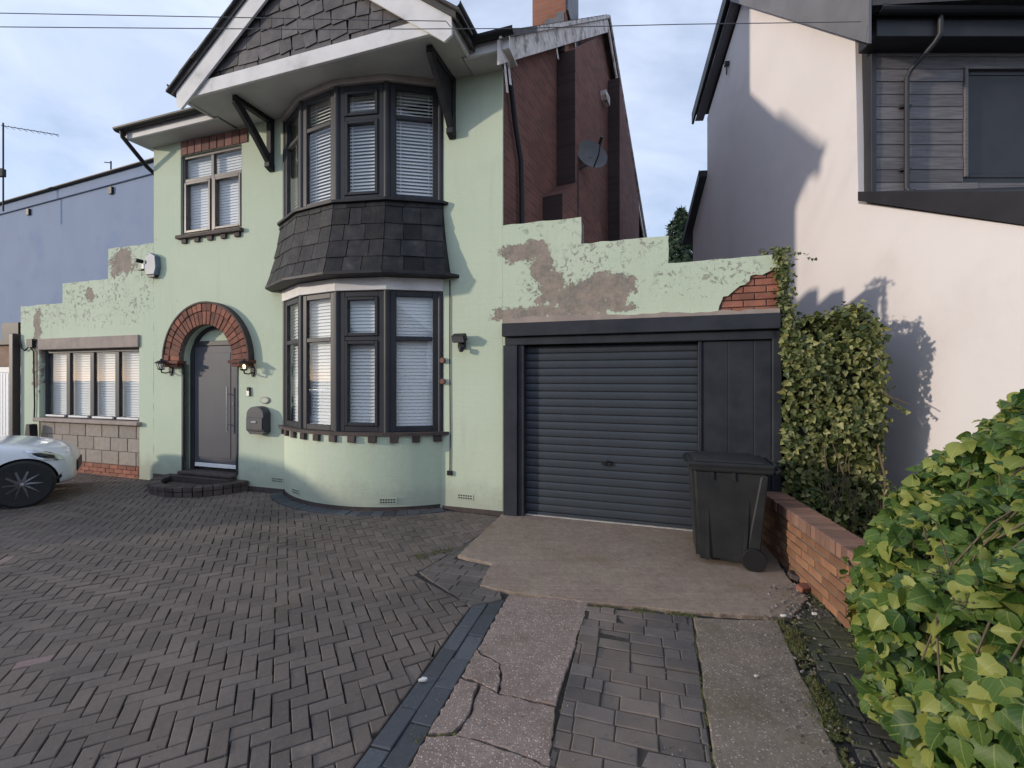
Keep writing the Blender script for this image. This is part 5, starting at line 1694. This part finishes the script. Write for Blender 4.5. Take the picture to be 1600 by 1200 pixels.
for yy in (ys[0], ys[-1]):
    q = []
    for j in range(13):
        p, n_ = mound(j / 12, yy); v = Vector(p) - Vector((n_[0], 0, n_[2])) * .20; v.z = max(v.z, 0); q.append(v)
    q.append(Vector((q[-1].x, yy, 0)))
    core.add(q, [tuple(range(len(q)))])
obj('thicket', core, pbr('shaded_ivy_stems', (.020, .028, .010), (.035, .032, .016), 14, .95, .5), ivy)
for _ in range(900):                                   # the far end of the mound
    s = rr.random(); p, n_ = mound(s, 3.0); h = rr.random() ** .7
    cand.append((abs(rr.gauss(0, .08)), Vector((p[0] + rr.gauss(0, .03), 3.0 + rr.gauss(0, .05), max(.04, p[2] * h))), (0, 1, .3), rr.choice((.05, .065, .08))))
for _ in range(900):                                   # and the near end
    s = rr.random(); p, n_ = mound(s, 1.15); h = rr.random() ** .7
    cand.append((.3, Vector((p[0] + rr.gauss(0, .03), 1.15 + rr.gauss(0, .05), max(.04, p[2] * h))), (0, -1, .3), rr.choice((.05, .065, .08))))
# shoots standing off the mound
shoots = MB()
for k in range(26):
    Y = rr.uniform(1.5, 2.9); s = rr.uniform(.1, .95)
    p, n_ = mound(s, Y)
    d = (Vector(n_) + Vector((rr.gauss(0, .3), rr.gauss(0, .3), rr.uniform(.0, .6)))).normalized()
    L = rr.uniform(.08, .20)
    pts = [Vector(p) + d * L * t + Vector((0, 0, .06 * math.sin(t * 3))) for t in (-.6, 0, .5, 1)]
    shoots.tube(pts, [.004, .0035, .003, .002], 5)
    for t in (.35, .7, 1.0):
        cand.append((rr.uniform(0, .05), Vector(p) + d * L * t + Vector((0, 0, .06 * math.sin(t * 3))), d, rr.choice((.04, .05, .065))))
for k in range(40):
    Y = rr.uniform(1.3, 2.9); s = rr.uniform(.02, .9)
    p, n_ = mound(s, Y); q, _ = mound(min(1, s + rr.uniform(.1, .25)), Y + rr.gauss(0, .2))
    a, b = Vector(p) - Vector(n_) * .06, Vector(q) - Vector(n_) * .05
    shoots.tube([a, (a + b) / 2 + Vector(n_) * .07, b], .004, 5)
obj('stem', shoots, M_twig, ivy, kind='stuff')
kinds = ['lobed', 'lobed2', 'ovate']
lm = [leaf_mesh('leaf', kinds[s % 3], 200 + s, M_ivy) for s in range(9)]
tm = [leaf_geo(kinds[s % 3], random.Random(300 + s)) for s in range(9)]
def rank(c):
    d, p, n_, sz = c
    u, v = 800 + FPX * p.x / p.y, HOR - FPX * (p.z - CAMZ) / p.y
    return (0 if (u < 1625 and v < 1230) else 1, d + .03 * p.y - sz)
cand.sort(key=rank)
rest = []
for i, (d, p, n_, sz) in enumerate(cand):
    M = leaf_matrix(p, Vector((n_[0], n_[1] - .25, n_[2] + .25)).normalized(), sz, rr)
    if i < 290:
        o = link('leaf', lm[i % 9], ivy)
        M = Matrix.Translation(-OFF[ivy.name]) @ M
        o.matrix_local = M
    else: rest.append(M)
leaf_cloud('foliage', rest, M_ivy, ivy, tm)
# withered flower heads
bz = MB()
for k in range(16):
    Y = rr.uniform(1.5, 2.6); s = rr.uniform(.2, .95)
    p, n_ = mound(s, Y)
    c = Vector(p) + Vector(n_) * rr.uniform(.02, .07)
    for q in range(14):
        e = c + Vector((rr.gauss(0, .018), rr.gauss(0, .018), rr.gauss(0, .016)))
        bz.lathe([(0, -.005), (.005, 0), (0, .005)], 5, tuple(e))
        bz.tube([c - Vector(n_) * .03, e], .0012, 3, cap=False)
obj('berry_cluster', bz, M_berry, ivy, kind='stuff')

# clipped ivy screen between the garage and the neighbour
hed = hthing('ivy_screen', 'tall narrow ivy-covered screen between the garage corner and the pink wall', 'ivy', (3.6, -.1, 0))
mb = MB()
mb.prism([(3.19, -.05), (3.93, -.05), (3.93, 2.16), (3.84, 2.32), (3.19, 2.34)], -.10, .30)
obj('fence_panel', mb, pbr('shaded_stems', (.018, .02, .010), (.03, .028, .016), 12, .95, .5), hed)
it = []
rr = random.Random(77)
def lobe_top(t): return 2.38 + .05 * math.sin(t * 7) + .03 * math.sin(t * 17) - (.16 * max(0, (t - 3.76) / .18) ** 2)
for _ in range(5600):
    f = rr.random()
    if f < .70:                                        # front face
        t = rr.uniform(3.12, 3.98); z = rr.uniform(.05, lobe_top(t))
        lump = .05 * math.sin(t * 9 + z * 5) + .05 * math.sin(z * 8 - t * 4)
        y = -.16 - lump * .8 - rr.random() * .07 + .10 * (1 if rr.random() < .3 else 0)
        n_ = (0, -1, .25)
        dens = 1
        if z < .7 and rr.random() < .16 * (1 - z / .7): continue
    elif f < .85:                                      # right flank
        y = rr.uniform(-.22, .40); z = rr.uniform(.1, 2.3); t = 3.95 + .05 * math.sin(z * 6 + y * 9) + rr.gauss(0, .03); n_ = (1, 0, .2)
    else:
        t = rr.uniform(3.15, 3.94); y = rr.uniform(-.22, .40); z = lobe_top(t) + rr.gauss(0, .035); n_ = (0, -.3, 1)
    it.append(leaf_matrix((t, y, z), n_, rr.uniform(.038, .068), rr, .6, .42))
for _ in range(520):                                   # strands climbing the corner of the parapet
    z = rr.uniform(2.2, 3.12)
    t = 3.16 + rr.gauss(0, .045) - max(0, z - 2.6) * .10 * rr.random() + max(0, 2.6 - z) * .3 * rr.random()
    it.append(leaf_matrix((t, -.03 - rr.random() * .05, z), (0.2, -1, .3), rr.uniform(.028, .05), rr, .5, .5))
for _ in range(60):
    t = rr.uniform(2.95, 3.2); it.append(leaf_matrix((t, rr.uniform(-.02, .2), 3.08 + rr.random() * .06), (0, -.4, 1), rr.uniform(.03, .05), rr, .2, .6))
for k in range(12):                                    # a runner reaching out towards the neighbour
    u = k / 11; it.append(leaf_matrix((3.2 + .26 * u, -.05, 3.02 + .04 * math.sin(u * 5)), (0, -1, .4), .035, rr))
for k in range(14):
    u = k / 13; it.append(leaf_matrix((3.97 + .2 * u, -.1 - .1 * u, 1.55 - .12 * u), (0, -1, .4), .045, rr))
small = []
for s in range(4):
    o_ = [(0, 0), (.30, -.02), (.48, .22), (.33, .48), (.22, .70), (0, 1)]
    V = [(x, y, abs(x) * .3 - .2 * y * y) for (x, y) in o_] + [(-x, y, abs(x) * .3 - .2 * y * y) for (x, y) in o_[1:-1]]
    small.append((V, [(.5 + v[0], v[1]) for v in V], [(0, 1, 2), (0, 2, 3), (0, 3, 4), (0, 4, 5), (0, 5, 9), (0, 9, 8), (0, 8, 7), (0, 7, 6)]))
leaf_cloud('foliage', it, M_ivy_small, hed, small)
tw = MB()
for k in range(22):
    t = rr.uniform(3.5, 4.0); z = rr.uniform(.0, .35)
    tw.tube([(t, -.2, z), (t + rr.gauss(0, .05), -.22 - rr.random() * .06, z + .3), (t + rr.gauss(0, .09), -.2 - rr.random() * .05, z + rr.uniform(.5, .9))], .004, 4)
tw.tube([(3.95, -.28, .0), (3.92, -.32, .35), (3.95, -.28, .8), (3.92, -.2, 1.1)], .010, 6)
tw.tube([(3.92, -.2, 1.62), (4.02, -.24, 1.56), (4.14, -.26, 1.50)], .006, 5)
obj('stem', tw, M_twig, hed, kind='stuff')

# conifer and bare shrub behind, seen between the houses
def conifer(name, label, x, y, h, r, n, seed):
    rr = random.Random(seed)
    t = empty(name, label, 'tree', (x, y, -.1))
    mb = MB(); mb.tube([(0, 0, 0), (.05, 0, h * .5), (0, 0, h * .95)], [.16, .10, .02], 8); obj('trunk', mb, M_twig, t)
    items = []
    for _ in range(n):
        z = h * (.12 + .88 * rr.random() ** .8)
        f = (1 - z / h) ** .6
        a = rr.uniform(0, 6.283)
        bl = 1 + .35 * math.sin(a * 3 + z * 1.7) + .2 * math.sin(a * 7 - z * 3)
        q = r * f * bl * (1 - abs(rr.gauss(0, .22)))
        items.append(leaf_matrix((q * math.cos(a), q * math.sin(a), z + rr.gauss(0, .08)), (math.cos(a), math.sin(a), .5), rr.uniform(.20, .42), rr, .1, .5))
    V = [(-.12, 0, 0), (.12, 0, 0), (.3, .5, .05), (.1, .45, 0), (.05, 1, .1), (-.06, .55, 0), (-.3, .6, .06)]
    leaf_cloud('crown', items, M_conifer, t, [(V, [(v[0], v[1]) for v in V], [(0, 1, 2, 3), (0, 3, 4, 5), (0, 5, 6)])])
    return t
conifer('conifer_tree', 'dark conifer standing between the two houses at the back', 9.25, 24.5, 10.9, 2.2, 5200, 3)
hb_ = empty('garden_hedge', 'olive green hedge at the foot of the conifer behind the garage', 'hedge', (8.6, 18.5, -.1))
rr = random.Random(8)
items = []
for _ in range(2200):
    a = (rr.gauss(0, 1.3), rr.gauss(0, .5), 2.3 + 2.6 * rr.random() + .4 * math.sin(rr.random() * 6))
    items.append(leaf_matrix(a, (0, -1, .4), rr.uniform(.12, .25), rr))
leaf_cloud('foliage', items, M_ivy_small, hb_, small)
mb = MB(); mb.tube([(0, 0, 0), (0, 0, 3.5)], .2, 8); obj('trunk', mb, M_twig, hb_)
bt_ = empty('bare_tree', 'pale leafless shrub beyond the brick gable wall', 'tree', (8.0, 29.0, -.1))
tw = MB()
rr = random.Random(15)
def branch(p, d, L, r, depth):
    q = p + d * L
    tw.tube([p, (p + q) / 2 + Vector((rr.gauss(0, .05), rr.gauss(0, .05), .04)) * L, q], [r, r * .8, r * .6], 4, cap=False)
    if depth:
        for _ in range(3 if depth > 1 else 4):
            e = (d + Vector((rr.gauss(0, .45), rr.gauss(0, .45), rr.gauss(.15, .3)))).normalized()
            branch(q, e, L * rr.uniform(.6, .85), r * .6, depth - 1)
for k in range(5): branch(Vector((rr.gauss(0, .5), 0, 0)), Vector((rr.gauss(0, .3), rr.gauss(0, .2), 1)).normalized(), 3.6, .06, 4)
obj('branch', tw, pbr('pale_bark', (.30, .26, .24), (.24, .21, .2), 9, .9, .2), bt_, kind='stuff')

# ------------------------------------------------------------------ neighbour on the left
ln = empty('neighbour_house', 'pale blue rendered house behind the left wing, under a plain level eave', 'house', (-9.06, 11.28, 0), -R(21.8))
M_lren = pbr('pale_blue_render', (.24, .30, .42), (.225, .28, .395), 1.0, .9, .15, 60, dirt=(.175, .25, .40), dscale=.8, dlo=.5, dhi=.8)
mb = MB(); mb.prism([(-12, -.1), (2.4, -.1), (2.4, 7.2), (-12, 7.2)], 0, .3); obj('wall', mb, M_lren, ln)
mb = MB(); mb.box(-12, 2.4, -.05, -.001, 6.86, 7.16); obj('fascia', mb, M_lren, ln, bevel=.01)
mb = MB(); mb.prism([(-.10, 7.19), (7, 8.9), (7, 8.8), (-.10, 7.165)], -12.1, 2.5, 'x'); obj('roof', mb, M_roof, ln)
mb = MB(); gutter(mb, (-12.1, -.10, 7.175), (2.5, -.10, 7.175), .048); obj('gutter', mb, M_gutter, ln)
for x in (-1.75, -5.9):
    mb = MB(); mb.box(x, x + .14, -.06, -.001, 6.62, 6.80); obj('vent', mb, M_gutter, ln)
mb = MB(); mb.tube([(-2.95, .6, 7.2), (-2.95, .6, 8.0)], .02, 6); mb.tube([(-2.95, .6, 7.95), (-2.85, .4, 7.86)], .014, 6)
tag(obj('roof_pipe', mb, M_gutter, None), 'thin pipe with bent tip on the roof behind the left wing', 'pipe'); bpy.data.objects['roof_pipe'].matrix_world = Matrix.Translation((-9.06, 11.28, 0)) @ Matrix.Rotation(-R(21.8), 4, 'Z')
mb = MB(); mb.lathe([(.09, 0), (.09, .14), (.17, .15), (.17, .19), (0, .22)], 12, (-2.55, .9, 7.45))
tag(obj('roof_cowl', mb, M_gutter, None, smooth=40), 'dark flue cowl on the roof edge left of the mint house', 'flue'); bpy.data.objects['roof_cowl'].matrix_world = Matrix.Translation((-9.06, 11.28, 0)) @ Matrix.Rotation(-R(21.8), 4, 'Z')
# its garage: brick front with a white ribbed door
lg = hthing('neighbour_garage', 'brick garage with a white ribbed door at the left edge', 'garage', (-12, 0, 0))
mb = MB(); mb.prism([[(-13.5, -.1), (-10.32, -.1), (-10.32, 2.45), (-13.5, 2.45)], [(-13.0, -.05), (-10.48, -.05), (-10.48, 2.0), (-13.0, 2.0)]], .35, .6); obj('wall', mb, make_brick('tan_brickwork', (.40, .25, .17), (.33, .2, .14), (.3, .26, .22)), lg)
mb = MB(); mb.box(-13.6, -10.3, .28, 3, 2.451, 2.55); obj('roof_edge', mb, M_gutter, lg)
mb = MB(); mb.box(-11.9, -11.3, .5, .9, 2.55, 2.95); obj('roof_upstand', mb, M_gutter, lg)
mb = MB(); mb.box(-13.0, -10.48, .42, .46, -.05, 2.0); gd = obj('door', mb, M_blind, lg)
for k in range(24):
    mb = MB(); x = -12.98 + k * .104; mb.box(x, x + .085, .405, .419, -.03, 1.84); obj('panel', mb, M_blind, gd, bevel=.006)
mb = MB(); mb.box(-13.0, -10.48, .40, .419, 1.86, 1.99); obj('panel', mb, M_blind, gd, bevel=.005)
# houses over the road, behind the viewer: they show in the window panes
def far_house(label, x, y, wd, dp, eave, ridge, mat, seed):
    t = empty('house', label, 'house', (x, y, -.1), R(180))
    rr = random.Random(seed)
    mb = MB(); mb.prism([(-wd / 2, 0), (wd / 2, 0), (wd / 2, eave), (0, ridge), (-wd / 2, eave)], 0, dp); obj('wall', mb, mat, t)
    mb = MB()
    for s in (-1, 1):
        q = [(0, ridge), (s * (wd / 2 + .3), eave - .3 * (ridge - eave) / (wd / 2))]
        vs = []
        for yy in (-.35, dp + .2): vs += [(q[0][0], yy, q[0][1] + .14), (q[1][0], yy, q[1][1] + .14), (q[1][0], yy, q[1][1] + .02), (q[0][0], yy, q[0][1] + .02)]
        mb.add(vs, [(0, 1, 2, 3), (4, 7, 6, 5), (0, 4, 5, 1), (1, 5, 6, 2), (2, 6, 7, 3), (3, 7, 4, 0)])
    obj('roof', mb, M_roof, t)
    for (cx, z0, w_, h_) in ((-wd * .25, .9, 1.8, 1.3), (wd * .25, .9, 1.8, 1.3), (-wd * .25, 3.5, 1.6, 1.2), (wd * .25, 3.5, 1.6, 1.2)):
        mb = MB(); mb.box(cx - w_ / 2, cx + w_ / 2, -.03, -.001, z0, z0 + h_); f = obj('window', mb, M_white, t)
        for s in (-1, 1):
            mb = MB(); mb.box(cx + s * w_ / 4 - w_ / 4 + .06, cx + s * w_ / 4 + w_ / 4 - .06, -.035, -.031, z0 + .07, z0 + h_ - .07); obj('pane', mb, M_carglass0, f)
M_carglass0 = pbr('dark_pane', (.03, .035, .04), None, 3, .08, 0)
far_house('brick semi with a wide gable straight across the road', -1.5, -19, 9, 8, 5.0, 8.2, M_chim_brick, 1)
far_house('cream gabled house over the road to the left', -14, -20, 8, 8, 5.0, 7.8, M_stone, 2)
far_house('pale gabled house over the road to the right', 11, -20, 8, 8, 5.0, 8.0, M_pink, 3)
far_house('brick house at the far left end of the road', -27, -17, 8, 8, 4.8, 7.4, M_chim_brick, 4)
conifer('garden_tree', 'bushy dark tree across the road between two houses', -7.6, -16.5, 6.5, 1.6, 900, 23)
conifer('garden_tree', 'bushy dark tree across the road at the left', -20.5, -15.5, 6.0, 2.2, 900, 24)

# television aerial on its pole
a0 = HW(-15.2, 5.2, 6.0)
ae = empty('television_aerial', 'tall thin television aerial against the sky at the left edge', 'aerial', (-14.2, 12.5, 3.0))
ZA = lambda v: CAMZ + (HOR - v) / FPX * 12.5
XA = lambda u: (u - 800) / FPX * 12.5
P_ = lambda u, v, dy=0: (XA(u) + 14.2, dy, ZA(v) - 3.0)
mb = MB(); mb.tube([P_(5, 330), P_(5, 192)], .02, 6); obj('mast', mb, M_gutter, ae)
mb = MB(); mb.tube([P_(2, 196), P_(92, 211)], .010, 6)
for k in range(9):
    u = 8 + k * 10; v = 197 + 15 * (u - 2) / 90
    p = Vector(P_(u, v)); mb.tube([p - Vector((-.02, .10, .0)), p + Vector((-.02, .10, .0))], .006, 4)
obj('boom', mb, M_gutter, ae)
mb = MB(); mb.box(*[c for c in (XA(0) + 14.2 - .06, XA(0) + 14.2 + .12, -.05, .05, ZA(276) - 3.0, ZA(264) - 3.0)]); obj('bracket', mb, M_gutter, ae)

# overhead wires
M_wire = pbr('grey_cable', (.11, .11, .12), None, 5, .6, 0)
def wire(label, pts, r):
    mb = MB()
    P = [Vector(((u - 800) / FPX * Y, Y, CAMZ + (HOR - v) / FPX * Y)) for (u, v, Y) in pts]
    Q = []
    for i in range(len(P) - 1):
        for k in range(6): Q.append(P[i].lerp(P[i + 1], k / 6))
    Q.append(P[-1])
    mb.tube(Q, r, 5)
    return tag(obj('overhead_wire', mb, M_wire), label, 'wire')
wire('upper overhead wire running from the left edge to the front gable', [(-120, 18.5, 4.6), (0, 20.5, 4.6), (360, 27, 4.65), (560, 31, 4.7), (697, 33, 4.75), (704, 42, 4.82)], .0042)
wire('lower overhead wire crossing the whole view to the neighbour eaves', [(-120, 40, 4.4), (0, 42, 4.4), (500, 46, 4.45), (800, 44.5, 4.5), (1060, 38, 4.6), (1345, 34, 4.95)], .0042)

# ------------------------------------------------------------------ white car at the left edge
M_car = pbr('white_car_paint', (.74, .76, .78), None, 3, .28, 0, coat=.8)
M_tyre = pbr('tyre_rubber', (.016, .016, .017), (.022, .022, .022), 20, .8, .2)
M_rim = pbr('black_alloy', (.16, .16, .17), None, 3, .3, 0, metallic=.8)
M_lens = make_glass('headlamp_lens', (.9, .92, .94))
M_carglass = pbr('tinted_glass', (.015, .018, .02), None, 3, .06, 0)
CAZ = R(40)
car = empty('parked_car', 'white hatchback with black wheels parked at the left, only its nose in view', 'car', (-8.395, 5.54, 0), CAZ)
# stations along the length (x from the tail to the nose), half section: sill, waist, shoulder, crown
ST = [(-2.45, .62, .42, .62, .84), (-2.40, .74, .32, .70, .92), (-2.1, .82, .24, .76, 1.0), (-1.5, .85, .20, .80, .98), (-.6, .86, .19, .80, .96), (.3, .86, .19, .79, .94), (.9, .86, .19, .77, .92),
      (1.4, .86, .20, .74, .90), (1.72, .845, .21, .71, .85), (1.92, .80, .22, .665, .79), (2.06, .72, .23, .61, .73), (2.15, .58, .24, .56, .66), (2.20, .40, .26, .50, .58)]
prof_v = []
mb = MB()
secs = []
for (x, hw_, zs, zw, zc) in ST:
    half = [(0, zs), (hw_ * .80, zs), (hw_ * .965, zs + .05), (hw_, zs + (zw - zs) * .40), (hw_ * .985, zs + (zw - zs) * .75), (hw_ * .955, zw), (hw_ * .90, zw + (zc - zw) * .50), (hw_ * .72, zw + (zc - zw) * .82), (hw_ * .38, zw + (zc - zw) * .97), (0, zc)]
    full = half + [(-y, z) for (y, z) in half[-2:0:-1]]
    secs.append([(x, y, z) for (y, z) in full])
n = len(secs[0])
vs = [p for s in secs for p in s]
fs = [(i * n + k, i * n + (k + 1) % n, (i + 1) * n + (k + 1) % n, (i + 1) * n + k) for i in range(len(secs) - 1) for k in range(n)]
fs += [tuple(range(n)), tuple(range((len(secs) - 1) * n, len(secs) * n))]
mb.add(vs, fs)
body = obj('body', mb, [M_car, M_gutter], car, smooth=60)
sub = body.modifiers.new('round', 'SUBSURF'); sub.levels = 2; sub.render_levels = 2
WX = 1.70
cm = MB()
for wx in (WX, -1.15):
    for s in (-1, 1): cm.lathe([(.345, s * .52), (.345, s * 1.0)], 36, (wx, 0, .315), 'y')
cutter = obj('cutter', cm, M_gutter, car)
bo = body.modifiers.new('arches', 'BOOLEAN'); bo.operation = 'DIFFERENCE'; bo.object = cutter; bo.solver = 'EXACT'
bpy.context.view_layer.update()
dg = bpy.context.evaluated_depsgraph_get()
me = bpy.data.meshes.new_from_object(body.evaluated_get(dg))
me.name = 'body'
body.modifiers.clear()
body.data = me
bpy.data.objects.remove(cutter)
me.polygons.foreach_set('use_smooth', [True] * len(me.polygons)); me.set_sharp_from_angle(angle=R(38))
for wx in (WX, -1.15):
    for s in (-1, 1):
        y = s * .745
        mb = MB(); mb.lathe([(.20, -.10), (.285, -.105), (.312, -.085), (.318, 0), (.312, .085), (.285, .105), (.20, .10)], 36, (wx, y, .318), 'y'); wh = obj('wheel', mb, M_tyre, car, smooth=40)
        mb = MB(); e = s * .085
        mb.lathe([(.215, e), (.205, e + s * .012), (.19, e - s * .02), (.19, -e)], 32, (wx, y, .318), 'y')
        for k in range(10):
            a = 2 * math.pi * k / 10
            c_, s_ = math.cos(a), math.sin(a)
            mb.tube([(wx + c_ * .03, y + e + s * .004, .318 + s_ * .03), (wx + c_ * .12, y + e + s * .006, .318 + s_ * .12), (wx + c_ * .20, y + e - s * .004, .318 + s_ * .20)], [.030, .020, .020], 5)
        mb.lathe([(.05, e - s * .02), (.05, e + s * .012), (0, e + s * .016)], 16, (wx, y, .318), 'y')
        obj('rim', mb, M_rim, wh, smooth=40)
        mb = MB(); mb.lathe([(.026, e + s * .012), (.024, e + s * .022), (0, e + s * .024)], 14, (wx, y, .318), 'y'); obj('hub_cap', mb, M_steel, wh, smooth=40)
    mb = MB(); mb.tube([(wx, -.62, .318), (wx, .62, .318)], .05, 8); mb.box(wx - .33, wx + .33, -.60, .60, .30, .66); obj('wheel_well', mb, M_dark, car)
# cabin
mb = MB()
cb = [(-2.25, .94, .66), (-1.9, 1.30, .58), (-1.2, 1.43, .56), (-.3, 1.44, .56), (.25, 1.36, .57), (1.05, .93, .66)]
vs = []
for (x, z, hw_) in cb: vs += [(x, -hw_, z), (x, hw_, z), (x, .78, .9), (x, -.78, .9)]
fs = [(i * 4 + k, i * 4 + (k + 1) % 4, i * 4 + 4 + (k + 1) % 4, i * 4 + 4 + k) for i in range(len(cb) - 1) for k in range(4)] + [(0, 1, 2, 3), (20, 21, 22, 23)]
mb.add(vs, fs); obj('glasshouse', mb, M_carglass, car, bevel=.02, smooth=40)
mb = MB()
vs = []
for (x, z, hw_) in cb[1:5]: vs += [(x, -hw_ - .005, z + .012), (x, hw_ + .005, z + .012), (x, hw_ + .03, z - .06), (x, -hw_ - .03, z - .06)]
fs = [(i * 4 + k, i * 4 + (k + 1) % 4, i * 4 + 4 + (k + 1) % 4, i * 4 + 4 + k) for i in range(3) for k in range(4)] + [(0, 1, 2, 3), (12, 13, 14, 15)]
mb.add(vs, fs); obj('roof', mb, M_car, car, bevel=.015, smooth=40)
# headlamps wrapped round the corners
def surf_y(x, z):
    """half width of the body near (x, z)"""
    for i in range(len(ST) - 1):
        if ST[i][0] <= x <= ST[i + 1][0]:
            t = (x - ST[i][0]) / (ST[i + 1][0] - ST[i][0])
            hw_ = ST[i][1] + (ST[i + 1][1] - ST[i][1]) * t
            zw = ST[i][3] + (ST[i + 1][3] - ST[i][3]) * t
            zc = ST[i][4] + (ST[i + 1][4] - ST[i][4]) * t
            if z < zw: return hw_ * .97
            f = min(1, (z - zw) / (zc - zw))
            return hw_ * (.955 - .25 * f ** 1.5)
    return .4
for s in (-1, 1):
    out = [(1.70, .765), (1.80, .76), (1.94, .715), (2.04, .66), (2.09, .60), (2.02, .59), (1.91, .61), (1.79, .68)]
    def shell(mb, pts, push, mi=0):
        c = (sum(p[0] for p in pts) / len(pts), sum(p[1] for p in pts) / len(pts))
        vs = [(c[0], s * (surf_y(*c) + push + .012), c[1])] + [(x, s * (surf_y(x, z) + push), z) for (x, z) in pts]
        k = len(pts)
        vs += [(x, s * (surf_y(x, z) - .06), z) for (x, z) in pts]
        mb.add(vs, [(0, 1 + i, 1 + (i + 1) % k) for i in range(k)] + [(1 + i, 1 + (i + 1) % k, 1 + k + (i + 1) % k, 1 + k + i) for i in range(k)])
    mb = MB(); shell(mb, out, .001); hl = obj('headlight', mb, M_steel, car, smooth=50)
    mb = MB(); c = (1.9, .675); shell(mb, [(c[0] + (x - c[0]) * .55, c[1] + (z - c[1]) * .5) for (x, z) in out], .010); obj('lamp_housing', mb, M_gutter, hl)
    mb = MB(); shell(mb, out, .020); obj('lens', mb, M_lens, hl, smooth=50)
mb = MB(); mb.box(2.10, 2.205, -.34, .34, .34, .54); obj('grille', mb, M_gutter, car, bevel=.03)
for s in (-1, 1):
    mb = MB(); shell(mb, [(1.94, .29), (2.02, .30), (2.09, .36), (2.12, .44), (2.06, .40), (1.99, .34)], .003); obj('bumper_vent', mb, M_gutter, car)
